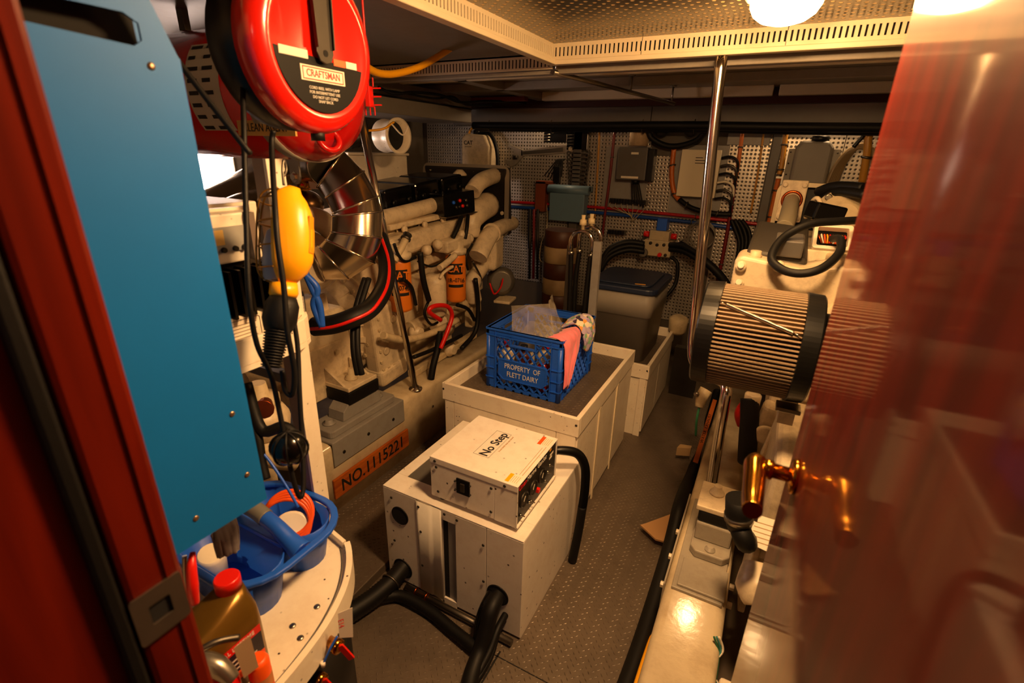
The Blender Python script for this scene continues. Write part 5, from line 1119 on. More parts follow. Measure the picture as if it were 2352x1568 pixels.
# combination wrenches in a rack
wr = T('wrench_rack', 'dark strip holding the row of combination wrenches', 'tool rack', w_(1340, 425))
MB().bb(w_(1318, 400).x, w_(1324, 400).x, YW-.03, YW-.012, 1.37, 1.62).bb(w_(1346, 400).x, w_(1351, 400).x, YW-.03, YW-.012, 1.37, 1.62).build('rack_strips', black, wr)
for i in range(8):
    z = 1.605-i*.031; x0, x1 = -1.552+.004*i, -1.40-.003*i
    t = T('combination_wrench', ['topmost and longest combination wrench of the rack', 'second combination wrench from the top of the rack', 'third combination wrench from the top of the rack', 'fourth combination wrench from the top of the rack', 'fifth combination wrench from the top of the rack', 'sixth combination wrench from the top of the rack', 'seventh combination wrench from the top of the rack', 'lowest and shortest combination wrench of the rack'][i], 'wrench', ((x0+x1)/2, YW-.036, z), 'combination wrenches on the bulkhead')
    MB().bb(x0, x1, YW-.040, YW-.034, z-.006, z+.006).build('shank', dullsteel, t, bev=.002)
    MB().ring(circ(.017, 14), circ(.009, 14), (x0-.012, YW-.033, z), X_, Z_, .008).build('ring_end', dullsteel, t)
    MB().ring(circ(.017, 12, 0, 0, 40, 320), circ(.009, 12, 0, 0, 40, 320), (x1+.012, YW-.033, z), -X_, Z_, -.008).build('open_end', dullsteel, t)
# hex keys
hk = T('hex_key_set', 'bunch of black hex keys hanging on the pegboard above the blue box', 'hex keys', w_(1285, 415))
for i in range(7):
    a = w_(1282+i*2.2, 370); b2 = w_(1254+i*6.5, 412-abs(i-3)*3+i*.5)
    MB().tube([a+V((.02, -.02, .015)), a+V((0, -.025, .012)), b2-Y_*.03], .005, 6, 0).build('hex_key', ink, hk)
MB().bb(w_(1276, 390).x, w_(1292, 390).x, YW-.05, YW-.02, 1.37, 1.5).build('key_holder', black, hk, bev=.004)
# blue grey box and rust bracket
bb = T('battery_switch_box', 'blue grey metal box with a rolled top on the bulkhead', 'box', w_(1300, 515, 3.85))
a, b2 = w_(1263, 440, 3.85), w_(1338, 512, 3.85)
MB().bb(a.x, b2.x, 3.85, YW-.015, b2.z, a.z).build('case', mat('blue_grey_paint', '#5f7c90', .5, dirt=.2), bb, bev=.006)
MB().tube([(a.x-.02, 3.87, a.z+.02), (b2.x+.03, 3.87, a.z+.02)], .035, 14, 0).build('rolled_top', mat('blue_grey_paint', '#5f7c90'), bb)
MB().bb(a.x-.02, b2.x+.03, 3.87, YW-.015, a.z+.01, a.z+.055).build('lid', mat('blue_grey_paint', '#5f7c90'), bb, bev=.004)
rbk = MB().bb(w_(1240, 440).x, w_(1262, 440).x, 3.88, YW-.015, 1.14, 1.38).bb(w_(1240, 440).x, w_(1275, 440).x, 3.88, YW-.015, 1.36, 1.385).build('rusty_bracket', mat('rust', '#7a3514', .7, dirt=.4), None, 'rust coloured bracket beside the blue grey box', 'bracket', bev=.003)
# grey controller
gc = T('controller_box', 'dark grey controller box with white labels and hanging wires', 'controller', w_(1455, 420, 3.86))
a, b2 = w_(1421, 337, 3.84), w_(1480, 415, 3.84)
MB().bb(a.x, b2.x, 3.84, YW-.02, b2.z, a.z).build('case', greydk, gc, bev=.006)
MB().bb(b2.x, b2.x+.045, 3.86, YW-.02, b2.z-.005, a.z-.01).build('side_cover', black, gc, bev=.004)
MB().bb(a.x+.1, a.x+.155, 3.838, 3.84, a.z-.05, a.z-.035).build('label', paper, gc); MB().bb(a.x+.04, a.x+.17, 3.838, 3.84, b2.z+.012, b2.z+.027).build('label', paper, gc)
for i in range(5): MB().tube([(a.x+.11+i*.012, 3.9, b2.z), (a.x+.12+i*.016, 3.9, b2.z-.08), (a.x+.13+i*.022, 3.91, b2.z-.16-.01*i)], .005, 6).build('wire', blackm, gc)
MB().lathe((a.x+.14, 3.9, b2.z), -Z_, [(-.005, .03), (.03, .026)], 14).build('cable_gland', black, gc)
pf = MB().lathe(w_(1466, 335, 3.9), Z_, [(0, .07), (.13, .07), (.135, .06)], 20).build('filter_canister', mat('pleated_paper', '#b59a78', .7, bump=.5, bscale=150), None, 'pale pleated canister above the grey controller', 'canister')
# terminal strips
for px0, px1, py, lab in ((1404, 1492, 459, 'long row of terminal blocks under the controller'), (1400, 1440, 530, 'short terminal block low on the pegboard')):
    a, b2 = w_(px0, py), w_(px1, py); t = T('terminal_strip', lab, 'terminal strip', a, 'terminal strips')
    MB().bb(a.x, b2.x, YW-.03, YW-.018, a.z-.018, a.z+.018).build('rail', dullsteel, t)
    k = int((b2.x-a.x)/.022); me = MB().bb(-.009, .009, -.03, 0, -.016, .016).mesh('terminal_block')
    spread('terminal_block', me, black, [(a.x+.012+i*.022, YW-.03, a.z) for i in range(k)], t)
    for i in range(0, k, 2): MB().tube([(a.x+.012+i*.022, YW-.05, a.z-.012), (a.x+.02+i*.022, YW-.06, a.z-.05), (a.x*.35+b2.x*.65, YW-.06, a.z-.1-.004*i)], .0028, 5).build('wire', mat('pale_wire', '#a89878', .6), t)
# white panel
wp = T('distribution_panel', 'white rectangular panel with fine print left of the polished post', 'panel', w_(1605, 455, 3.88))
a, b2 = w_(1567, 343, 3.88), w_(1640, 455, 3.88)
MB().bb(a.x, b2.x, 3.88, YW-.02, b2.z, a.z).build('case', mat('panel_white', '#e4d8bc', .5), wp, bev=.004)
for i, (dx, L) in enumerate(((.1, .05), (.1, .14), (.1, .10))): MB().bb(a.x+dx, a.x+dx+L, 3.879, 3.88, a.z-.055-.018*i, a.z-.05-.018*i).build('print_line', ink, wp)
for i in range(6):
    z = a.z-.05-i*.055; MB().tube([(b2.x, 3.92, z), (b2.x+.06, 3.9, z+.01), (b2.x+.11, 3.9, z-.02), (b2.x+.12, 3.92, z-.09)], .008, 8).build('cable', [blackm, dullsteel, blackm, paper, dullsteel, blackm][i], wp)
# plumbing on the bulkhead
pr_ = mat('red_pipe', '#a8121a', .35); pb_ = mat('blue_pipe', '#123f8e', .35); po = mat('orange_tube', '#c4651c', .4); py_ = mat('ochre_tube', '#b9822a', .4); pd = mat('dark_red_tube', '#6c0f12', .4)
def pipe(nm, lab, pts, r, mt, grp='tubes on the back bulkhead'):
    t = T(nm, lab, 'pipe', pts[-1], grp); MB().tube(pts, r, 10, 0 if len(pts) == 2 else 6).build('tube', mt, t)
    a, b2 = V(pts[0]), V(pts[-1])
    for f in (.25, .75):
        c = a.lerp(b2, f) if len(pts) == 2 else smooth_path(pts, 6)[int(6*(len(pts)-1)*f)]
        MB().torus(c, b2-a, r*1.2, r*.35, 14, 5).build('clip', dullsteel, t)
pipe('water_tube', 'red tube running level across the back bulkhead', [w_(1160, 463, 3.94), w_(1345, 474, 3.94), w_(1560, 494, 3.94), w_(1772, 518, 3.94)], .012, pr_)
pipe('water_tube', 'blue tube running level just below the red tube', [w_(1160, 474, 3.94), w_(1345, 486, 3.94), w_(1560, 507, 3.94), w_(1690, 524, 3.94)], .014, pb_)
pipe('water_tube', 'blue tube dropping behind the drum', [w_(1218, 478, 3.94), w_(1216, 570, 3.94)], .014, pb_)
pipe('fuel_tube', 'thin ochre tube beside the grey stiffener', [w_(1376, 300, 3.94), w_(1376, 330, 3.94), w_(1366, 505, 3.94)], .007, py_)
pipe('fuel_tube', 'dark red tube left of the grey controller', [w_(1412, 300, 3.93), w_(1402, 400, 3.93), w_(1385, 530, 3.93), w_(1375, 640, 3.93)], .010, pd)
pipe('fuel_tube', 'broad orange tube curving down into a black hose', [w_(1548, 340, 3.93), w_(1543, 400, 3.93), w_(1548, 440, 3.93), w_(1560, 458, 3.92)], .018, po)
pipe('fuel_tube', 'black hose curving under the white panel', [w_(1560, 458, 3.92), w_(1590, 478, 3.9), w_(1640, 490, 3.9), w_(1680, 492, 3.9)], .018, blackm)
pipe('fuel_tube', 'orange tube right of the polished post', [w_(1706, 300, 3.93), w_(1695, 380, 3.93), w_(1688, 420, 3.93)], .013, po)
pipe('fuel_tube', 'dark red tube going down from the orange tube', [w_(1688, 420, 3.93), w_(1676, 500, 3.93), w_(1660, 590, 3.93), w_(1640, 680, 3.93)], .013, pd)
pipe('fuel_tube', 'thin ochre tube in the middle of the punched sheet', [w_(1755, 296, 3.94), w_(1742, 390, 3.94), w_(1724, 490, 3.94)], .007, py_)
pipe('fuel_tube', 'ochre tube beside the second grey stiffener', [w_(1806, 298, 3.9), w_(1797, 370, 3.9), w_(1790, 400, 3.9)], .016, py_)
pipe('fuel_tube', 'orange tube below the knotted strap', [w_(1788, 410, 3.91), w_(1775, 470, 3.92), w_(1765, 518, 3.92)], .016, po)
pipe('fuel_tube', 'ochre elbow tube next to the door', [w_(2030, 300, 3.85), w_(1998, 308, 3.85), w_(1992, 350, 3.85), w_(1980, 420, 3.88)], .022, py_)
# grey washer tank and coiled hose near the door
gt = T('header_tank', 'grey plastic header tank with a black cap on the bright punched sheet', 'tank', w_(1865, 410, 3.9))
a, b2 = w_(1832, 318, 3.86), w_(1897, 420, 3.86)
gpl = mat('grey_polythene', '#7c766c', .5, var=.06)
MB().prism([(0, -.02), (b2.x-a.x, -.02), (b2.x-a.x, .21), (b2.x-a.x-.03, .25), (.03, .25), (0, .21)], (a.x, 3.96, b2.z), X_, Z_, .11).build('tank_body', gpl, gt, bev=.02, seg=3)
MB().bb(a.x-.035, b2.x+.045, 3.93, 3.955, b2.z-.02, a.z-.06).build('mounting_flange', gpl, gt)
spread('flange_screw', screwy, darkst, [(x, 3.929, z) for x in (a.x-.022, b2.x+.03) for z in (b2.z+.04, b2.z+.11, b2.z+.18)], gt)
MB().lathe((a.x+.13, 3.9, b2.z+.245), Z_, [(0, .05), (.03, .05), (.034, .044)], 18).build('cap', black, gt)
hc = T('hose_coil', 'coil of clear tan hose hanging on the bulkhead next to the door', 'hose', w_(1950, 420, 3.9))
for i in range(6):
    k = i*4; MB().tube([w_(1897+k, 428, 3.88+.006*i), w_(1918+k, 382-k*.2, 3.88+.006*i), w_(1950+k*.7, 345-k*.1, 3.87), w_(1985, 332+k*.4, 3.87), w_(2003+k*.4, 350, 3.87), w_(2006+k*.3, 400, 3.88)], .013, 8).build('hose_turn', mat('tan_hose', '#84705090'[:7], .3), hc)
MB().tube([w_(1960, 338, 3.85), w_(1985, 310, 3.85), w_(2000, 296, 3.85)], .012, 8).build('hanging_strap', black, hc)
# hydraulic block, filters and hoses below
hv = T('hydraulic_manifold', 'cream hydraulic valve block with red knobs below the blue tube', 'valve block', w_(1510, 590, 3.8))
a, b2 = w_(1480, 550, 3.8), w_(1538, 592, 3.8)
MB().bb(a.x, b2.x, 3.8, YW-.02, b2.z, a.z).build('block', mat('block_cream', '#b8a888', .5, dirt=.3), hv, bev=.004)
MB().bb(a.x+.03, b2.x-.03, 3.82, YW-.02, a.z, a.z+.07).build('upper_block', mat('block_cream', '#b8a888'), hv, bev=.004)
MB().bb(a.x+.07, b2.x-.06, 3.84, YW-.02, a.z+.07, a.z+.16).build('solenoid', blue, hv, bev=.006)
spread('red_knob', MB().lathe((0, 0, 0), X_, [(-.02, .022), (.02, .022)], 14).mesh('red_knob'), redpl, [(a.x, 3.86, a.z+.035), (b2.x, 3.86, a.z+.035)], hv)
spread('port_plug', MB().lathe((0, 0, 0), -Y_, [(0, .012), (.006, .012), (.008, .006)], 12).mesh('port_plug'), darkst, [(a.x+.05, 3.8, a.z-.02), (a.x+.1, 3.8, a.z-.03), (a.x+.15, 3.8, a.z-.025), (a.x+.17, 3.8, a.z-.1)], hv)
MB().lathe((a.x+.13, 3.8, a.z-.1), -Y_, [(0, .016), (.03, .014)], 12).build('red_button', redpl, hv)
for i in range(3): MB().tube([w_(1480, 560+i*9, 3.78), w_(1440, 556+i*9, 3.74), w_(1400, 572+i*9, 3.7), w_(1378, 610+i*6, 3.68)], .022, 10).build('hydraulic_hose', blackm, hv)
for i in range(2): MB().tube([w_(1538, 562+i*10, 3.8), w_(1570, 565+i*12, 3.76), w_(1605, 585+i*12, 3.72)], .02, 10).build('hydraulic_hose', blackm, hv)
MB().tube([w_(1540, 590, 3.78), w_(1556, 605, 3.76), w_(1552, 650, 3.74), w_(1530, 680, 3.7)], .014, 8).build('drain_hose', blackm, hv)
gg2 = T('pressure_gauge', 'small round pressure gauge under the hydraulic block', 'gauge', w_(1478, 590, 3.76))
MB().lathe(w_(1478, 580, 3.8), -Y_, [(0, .035), (.03, .035), (.032, .03)], 22).build('housing', dullsteel, gg2)
MB().lathe(w_(1478, 580, 3.768), -Y_, [(0, .029), (.001, .029)], 22).build('dial', mat('dial_grey', '#6c665c', .3), gg2)
wc = T('wire_coil', 'loose coil of thin grey wire behind the polished post', 'wire', w_(1605, 560, 3.9))
for i in range(5): MB().torus(w_(1607, 540, 3.92)+V((.006*i, -.006*i, 0)), (.1, 1, .1*i-.2), .11-.006*i, .003, 30, 5).build('wire_turn', mat('grey_wire', '#7a746a', .5), wc)
dm = T('banded_drum', 'tall cylinder wrapped in brown and tan bands behind the loop', 'drum', w_(1285, 690, 3.6))
a = w_(1285, 640, 3.6)
tan_ = mat('tan_band', '#a58a62', .6, dirt=.3); brn = mat('brown_band', '#4a2410', .5)
for i in range(6): MB().lathe(V((a.x, 3.6, .30+i*.125)), Z_, [(0, .13), (.004, .135), (.121, .135), (.125, .13)], 24).build('band', tan_ if i % 2 == 0 else brn, dm)
MB().bb(a.x-.1, a.x+.13, 3.48, 3.73, 0, .30).build('plinth', darkst, dm)
# twin vented loops on a stand
vl = T('vented_loop', 'pair of chromed vented loops on an upright stand behind the crate', 'vented loop', (-.93, 2.6, .0))
def U_(cx, y, z0, z1, wd, nm='loop_pipe'):
    P = [V((cx-wd/2, y, z0)), V((cx-wd/2, y, z1-wd/2))]+[V((cx-wd/2*math.cos(math.radians(a)), y, z1-wd/2+wd/2*math.sin(math.radians(a)))) for a in range(15, 180, 15)]+[V((cx+wd/2, y, z1-wd/2)), V((cx+wd/2, y, z0))]
    return MB().tube(P, .0125, 12, 0).build(nm, chrome, vl)
lp = W(1338, 530, Y=2.6)
U_(lp.x, 2.6, 1.08, lp.z, .128); U_(lp.x+.02, 2.68, 1.08, lp.z+.015, .128)
for y in (2.6, 2.68):
    for s_ in (-1, 1): 
        MB().lathe((lp.x+s_*.0575+(.02 if y > 2.65 else 0), y, 1.07), Z_, [(0, .019), (.018, .019), (.02, .015)], 14).build('hose_clamp', steel, vl)
        MB().tube([(lp.x+s_*.0575+(.02 if y > 2.65 else 0), y, 1.08), (lp.x+s_*.05, y, .9), (lp.x+s_*.045, y, .7), (lp.x+s_*.04, y, .45)], .0135, 10).build('hose', blackm, vl)
    MB().lathe((lp.x+(.02 if y > 2.65 else 0), y, lp.z), Z_, [(0, .01), (.03, .01), (.032, .02), (.06, .018), (.062, .010), (.085, .012)], 14).build('vent_valve', mat('ivory_plastic', '#d8c49a', .4), vl)
MB().bb(lp.x+.078, lp.x+.122, 2.57, 2.60, .0, 1.16).build('stand_upright', grey, vl, bev=.002)
MB().bb(lp.x-.085, lp.x-.06, 2.60, 2.64, .0, 1.12).build('stand_upright', dullsteel, vl, bev=.002)
MB().bb(lp.x-.085, lp.x+.10, 2.625, 2.64, .2, .62).build('stand_plate', darkst, vl)
# grey tote with a blue lid on the far trunk
tt = T('storage_tote', 'grey plastic tote with a dark blue lid on the farther trunk', 'tote', (-.7, 3.1, .41))
tg_ = mat('tote_grey', '#8e877c', .5, var=.04); tx0, tx1, ty0, ty1 = -.935, -.535, 2.80, 3.30
b = MB(); rings = []
for z, s_ in ((.412, .88), (.70, .95), (.702, .985), (.845, 1.0)):
    rings.append([(x, y, z) for x, y in rrect((tx1-tx0)*s_, (ty1-ty0)*s_, .05, 4, (tx0+tx1)/2, (ty0+ty1)/2)])
N = len(rings[0]); b.add([p for r in rings for p in r], [(j*N+i, j*N+(i+1) % N, (j+1)*N+(i+1) % N, (j+1)*N+i) for j in range(3) for i in range(N)], True); b.f += [tuple(reversed(range(N))), tuple(3*N+i for i in range(N))]; b.s += [False]*2
b.build('tub', tg_, tt)
MB().prism(rrect(tx1-tx0+.03, ty1-ty0+.03, .06, 5, (tx0+tx1)/2, (ty0+ty1)/2), (0, 0, .845), X_, Y_, .035).build('lid', mat('lid_navy', '#1c2740', .45), tt, bev=.008)
MB().prism(rrect(tx1-tx0-.06, ty1-ty0-.06, .05, 5, (tx0+tx1)/2, (ty0+ty1)/2), (0, 0, .88), X_, Y_, .012).build('lid_panel', mat('lid_navy', '#1c2740'), tt, bev=.006)
MB().bar((-.66, 2.84, .894), (-.60, 2.85, .894), .006, .002).build('tape_mark', py_, tt)
# far pumps beside the trunk
fp2 = T('fuel_filter', 'small cream fuel filter bowl beyond the farther trunk', 'filter', (-.35, 3.4, .45))
MB().lathe(W(1558, 740, Y=3.4), Z_, [(-.08, .045), (-.06, .06), (.03, .065), (.04, .05), (.05, .03)], 20).build('bowl', creamdk, fp2)
MB().bb(-.45, -.28, 3.36, 3.42, .0, .36).build('bracket', darkst, fp2)
bh3 = T('ceiling_hose', 'short yellow hose end hooked over the overhead trim beside the reel', 'hose', W(940, 170, Z=1.93))
MB().tube([W(836, 150, d=1.75), W(870, 168, d=1.85), W(915, 168, d=1.95), W(975, 148, d=2.05), W(1045, 104, d=2.12)], .0135, 12).build('hose_body', yellow, bh3)
rk = T('plastic_rack', 'red plastic peg bracket on the edge of the cord reel', 'bracket', W(850, 225, d=1.3))
c = W(848, 222, d=1.3); MB().box(c, (.012, .035, .05), euler(0, 0, 25)).build('plate', redpl, rk, bev=.001)
for i in range(3):
    for s_ in (-1, 1): MB().bar(c+Z_*(s_*.024)+RT*(i-1)*.012, c+Z_*(s_*.045)+RT*(i-1)*.012, .0025, .0025).build('prong', redpl, rk)
    MB().bar(c+RT*.012+Z_*(i-1)*.02, c+RT*.032+Z_*(i-1)*.02, .003, .003).build('prong', redpl, rk)
MB().tube([c+Z_*.045, c+Z_*.12, V((c.x, c.y, 1.998))], .003, 6).build('hanger', redpl, rk)

# ================================================================== second engine beside the door
e2 = T('marine_engine', 'cream painted marine diesel half hidden behind the open door', 'engine', (.25, 2.3, .285), 'marine engines')
def pp2(name, pts, r, mt=cream, n=16, par=None): return MB().tube(pts, r, n).build(name, mt, par or e2)
MB().box((.36, 2.45, .92), (.5, 1.0, .62), RXE).build('block', cream, e2, bev=.02)
MB().box((.36, 2.45, 1.26), (.34, .9, .1), RXE).build('cylinder_head', creamdk, e2, bev=.01)
MB().box((.36, 2.4, .5), (.42, 1.0, .24), RXE).build('oil_pan', creamdk, e2, bev=.03)
# front frame
q = MB().ring(rrect(.74, .44, .05, 5, .37, 0), rrect(.70, .40, .04, 5, .37, 0), (-.02, 2.93, 1.275), X_, Z_, .03); fo2 = q.build('front_frame', mat('frame_edge', '#b5a68a', .4, .3), e2)
MB().bb(-.01, .71, 2.945, 2.96, 1.07, 1.48).build('frame_web', black, e2)
spread('frame_bolt', MB().lathe((0, 0, 0), -Y_, [(0, .02), (.01, .02), (.013, .014)], 14).mesh('frame_bolt'), cream, [W(1809, 424, Y=2.93), (.3, 2.94, 1.45)], e2)
a = W(1818, 462, Y=2.9); fl3 = MB().box(a, (.115, .02, .2)).build('pipe_flange', cream, e2, bev=.006)
spread('flange_bolt', MB().lathe((0, 0, 0), -Y_, [(0, .012), (.008, .012), (.01, .008)], 10).mesh('flange_bolt'), cream, [(a.x+sx*.042, a.y-.01, a.z+sz*.078) for sx in (-1, 1) for sz in (-1, 1)], fl3)
MB().torus(a-Y_*.012+Z_*.005, Y_, .042, .007, 22, 8).build('flange_ring', copper, fl3)
pp2('coolant_pipe', [a-Y_*.0, W(1815, 475, Y=2.75), W(1808, 505, Y=2.55), W(1800, 525, Y=2.45)], .036, mat('grey_cream_pipe', '#9a9078', .45))
a = W(1935, 500, Y=2.6)
MB().lathe(a+Y_*.1, -Y_, [(0, .115), (.03, .115), (.04, .095), (.07, .09), (.08, .065), (.1, .06)], 32).build('cam_cover', creamdk, e2)
spread('cam_bolt', MB().lathe((0, 0, 0), -Y_, [(0, .015), (.008, .015), (.01, .011)], 12).mesh('cam_bolt'), steel, [(a.x+.102*math.cos(math.radians(t)), a.y+.065, a.z+.102*math.sin(math.radians(t))) for t in (60, 95, 130, 165)], e2)
pp2('white_tube', [W(1850, 500, Y=2.6), W(1862, 468, Y=2.55), W(1878, 455, Y=2.5), W(1890, 480, Y=2.5)], .009, cream, 8)
pp2('vent_hose', [W(1880, 440, Y=2.8), W(1920, 428, Y=2.7), W(1985, 432, Y=2.6)], .022, blackm)
pp2('vent_hose', [W(1900, 452, Y=2.75), W(1930, 440, Y=2.65), W(1990, 448, Y=2.55)], .02, blackm)
MB().box(W(1895, 488, Y=2.45), (.12, .1, .07), euler(0, 10, 20)).build('sensor_box', blackg, e2, bev=.008)
# black rocker cover
q = MB(); c1, c2 = W(1752, 525, Y=2.35), W(1752, 588, Y=2.05)
MB().box((.03, 2.2, 1.29), (.20, .42, .055), euler(9, 4, 0)).build('rocker_cover', mat('worn_black', '#3a352e', .55, bump=.2), e2, bev=.02, seg=3)
MB().box((.06, 2.02, 1.315), (.09, .12, .06), euler(6, 0, 0)).build('rocker_cap', greydk, e2, bev=.006)
# gear housing with bolts, right under the lamp
gh = MB().prism([(-.12, -.16), (.32, -.16), (.32, .02), (.24, .05), (.10, .02), (-.10, .045), (-.12, .03)], (.02, 1.90, 1.235), X_, Z_, -.18).build('gear_housing', cream, e2, bev=.012, seg=3)
MB().box((.30, 1.88, 1.12), (.16, .1, .2), euler(0, 35, 0)).build('housing_web', cream, e2, bev=.008)
bl3 = MB().lathe((0, 0, 0), V((0, -1, .35)), [(-.02, .018), (.016, .018), (.018, .014), (.02, .011), (.034, .010)], 12).mesh('housing_bolt')
spread('housing_bolt', bl3, cream, [W(1702, 612, Y=1.89), W(1788, 612, Y=1.89), W(1697, 650, Y=1.89)], gh)
MB().lathe(W(1734, 592, Y=1.95), Z_, [(0, .022), (.012, .022), (.014, .018), (.026, .018)], 8).build('filler_plug', creamdk, gh)
# junction box and its heavy hose
jb = T('junction_box', 'open white junction box with a row of wires on the second engine', 'junction box', W(1905, 590, Y=2.2), )
a = W(1908, 552, Y=2.2); JR = euler(-35, 0, 4)
MB().ring(rrect(.125, .10, .01), rrect(.10, .075, .006), a+JR@V((0, -.0, .0)), JR@X_, JR@Z_, .03).build('frame', white, jb)
MB().box(a+JR@V((0, .012, 0)), (.12, .012, .095), JR).build('back', black, jb)
for i in range(10): MB().tube([a+JR@V((-.042+i*.0095, -.0, .022)), a+JR@V((-.042+i*.0095, -.014, .005)), a+JR@V((-.03+i*.006, -.012, -.02))], .0032, 6).build('terminal_wire', [copper, paper, orange, yellow, redpl][i % 5], jb)
MB().box(a+V((-.0, -.03, -.075)), (.15, .06, .08), euler(-10, 0, 4)).build('lower_housing', cream, jb, bev=.008)
MB().box(a+V((.01, -.062, -.085)), (.1, .01, .035), euler(-10, 0, 4)).build('brown_plate', mat('brown_plate', '#5a2c10', .5), jb)
bp = T('battery_cable_loop', 'thick black cable looping in front of the junction box', 'cable', W(1850, 630, Y=1.85))
MB().tube([W(1990, 505, Y=2.1), W(1930, 508, Y=2.05), W(1860, 515, Y=2.0), W(1800, 545, Y=1.95), W(1772, 590, Y=1.85), W(1795, 618, Y=1.8), W(1840, 628, Y=1.78), W(1890, 615, Y=1.8), W(1928, 580, Y=1.9), W(1930, 550, Y=2.05), W(1912, 548, Y=2.15)], .0135, 14).build('cable', blackm, bp)
# air filter
af = T('air_filter', 'large pleated drum air filter with black end rings and a spring', 'air filter', (.01, 1.45, .98))
AL, AR = W(1626, 764, Y=1.45), W(1846, 797, Y=1.45); AZ = (AL.z+AR.z)/2; AL.z = AR.z = AZ; RF = .146
pleat = mat('pleated_media', '#8a745a', .75, dirt=.4, dirtcol='#5a4020', scale=30)
ringb = mat('ring_rubber', '#0b0b0b', .32, spec=.4)
b = MB(); n = 4*76; vs = []; xs = [AL.x+.012, AR.x-.012]
for x in xs:
    for i in range(n):
        an = 2*math.pi*(i//4+(0, .34, .46, .88)[i % 4])/(n//4); r = RF*(.985, .985, .76, .76)[i % 4]; vs.append((x, 1.45+r*math.cos(an), AZ+r*math.sin(an)))
b.add(vs, [(i, (i+1) % n, n+(i+1) % n, n+i) for i in range(n)], False).build('pleats', pleat, af)
MB().lathe((AL.x+.002, 1.45, AZ), X_, [(-.022, RF*.7), (-.024, RF*.97), (-.02, RF*1.0), (.02, RF*1.02), (.022, RF*.98)], 72, sm=False).build('end_ring', ringb, af)
MB().lathe((AR.x-.02, 1.45, AZ), X_, [(0, RF*.98), (.002, RF*1.02), (.04, RF*1.0), (.044, RF*.97), (.045, RF*.6)], 72, sm=False).build('end_ring', ringb, af)
an = math.radians(152)
def onf(x, deg): a_ = math.radians(deg); return V((x, 1.45+RF*1.03*math.cos(a_), AZ+RF*1.03*math.sin(a_)))
s0, s1 = onf(AL.x+.02, 128), onf(AR.x-.02, 152)
k = 90; P = []
ud = (s1-s0).normalized(); uu, vv, _ = axes(ud)
for i in range(k*8+1):
    t = i/(k*8); P.append(s0.lerp(s1, .1+.8*t)+(uu*math.cos(2*math.pi*k*t)+vv*math.sin(2*math.pi*k*t))*.0045)
MB().tube(P, .0011, 4, 0).build('tension_spring', chrome, af)
for t in ((0, .1), (.9, 1)): MB().tube([s0.lerp(s1, t[0]), s0.lerp(s1, t[1])], .0014, 6, 0).build('spring_hook', chrome, af)
MB().lathe((AR.x+.02, 1.45, AZ), X_, [(0, .1), (.08, .1), (.1, .12), (.2, .12)], 30).build('intake_trunk', darkst, af)
MB().box((AR.x-.005, 1.40, AZ-RF-.012), (.06, .05, .012)).build('support_foot', steel, af, bev=.002)
MB().bb(AR.x-.02, AR.x+.02, 1.44, 1.50, .9, AZ-RF-.01).build('support_bracket', cream, af)
# things below the filter
pp2('lower_hose', [W(1722, 915, Y=1.95), W(1722, 960, Y=1.92), W(1718, 1010, Y=1.9), W(1715, 1060, Y=1.9)], .034, blackm)
MB().lathe(W(1727, 922, Y=1.95), Z_, [(-.05, .03), (.03, .03), (.035, .024)], 16).build('hose_spigot', cream, e2)
pp2('red_hose', [W(1712, 930, Y=1.97), W(1700, 950, Y=1.96), W(1706, 975, Y=1.96)], .022, redpl)
MB().box(W(1765, 985, Y=1.95), (.10, .08, .22), euler(0, 8, 0)).build('side_casting', cream, e2, bev=.02, seg=3)
MB().lathe(W(1757, 998, Y=1.9), -Y_, [(0, .04), (.01, .04), (.012, .03)], 20).build('core_plug', cream, e2)
MB().box(W(1820, 990, Y=1.85), (.13, .04, .28), euler(0, 8, 0)).build('end_plate', cream, e2, bev=.006)
MB().box((.3, 1.6, .62), (.34, .4, .4), RXE).build('gearbox', cream, e2, bev=.03, seg=3)
pp2('sender', [W(1772, 1130, d=1.9), W(1780, 1105, d=1.9)], .03, cream)
# mount on the bed
wgrey = mat('warm_grey_paint', '#a39a8a', .4, dirt=.3, var=.05)
rm = T('engine_mount', 'cream and grey engine mount on the near bed with a brass coloured bolt', 'engine mount', (0, 1.55, .285))
MB().prism([(-.075, 0), (.08, 0), (.08, .012), (-.075, .012)], (0, 1.32, .285), X_, Z_, -.5).build('pad', wgrey, rm, bev=.003)
MB().prism([(-.10, 0), (-.095, 0), (-.095, -.1), (-.10, -.1)], (0, 1.32, .295), X_, Z_, -.52).build('pad_flange', wgrey, rm)
MB().bb(-.06, .085, 1.33, 1.46, .297, .307).build('tie_bar', wgrey, rm, bev=.003)
arc = [(-.065, 0), (.065, 0), (.065, .02)]+[(.065*math.cos(math.radians(a))*.9, .02+.05*math.sin(math.radians(a))) for a in (30, 60, 90, 120, 150)]+[(-.065, .02)]
MB().prism([(x+.015, y+1.52) for x, y in [(-.065, .12), (-.065, -.01), (-.045, -.035), (.045, -.035), (.065, -.01), (.065, .12)]], (0, 0, .297), X_, Y_, .03).build('foot', wgrey, rm, bev=.005)
MB().lathe((.015, 1.512, .327), Z_, [(0, .018), (.004, .018), (.004, .011), (.016, .011)], 16).build('foot_bolt', wgrey, rm)
MB().bb(-.045, .075, 1.545, 1.70, .327, .40).build('lower_block', wgrey, rm, bev=.006)
MB().bb(-.045, .075, 1.55, 1.70, .40, .445).build('rubber_block', blackm, rm, bev=.008)
MB().bb(-.055, .085, 1.55, 1.71, .445, .465).build('top_plate', cream, rm, bev=.004)
MB().lathe((.0, 1.65, .465), Z_, [(0, .026), (.006, .026), (.006, .02), (.016, .018), (.016, .015), (.034, .014)], 16).build('top_bolt', cream, rm)
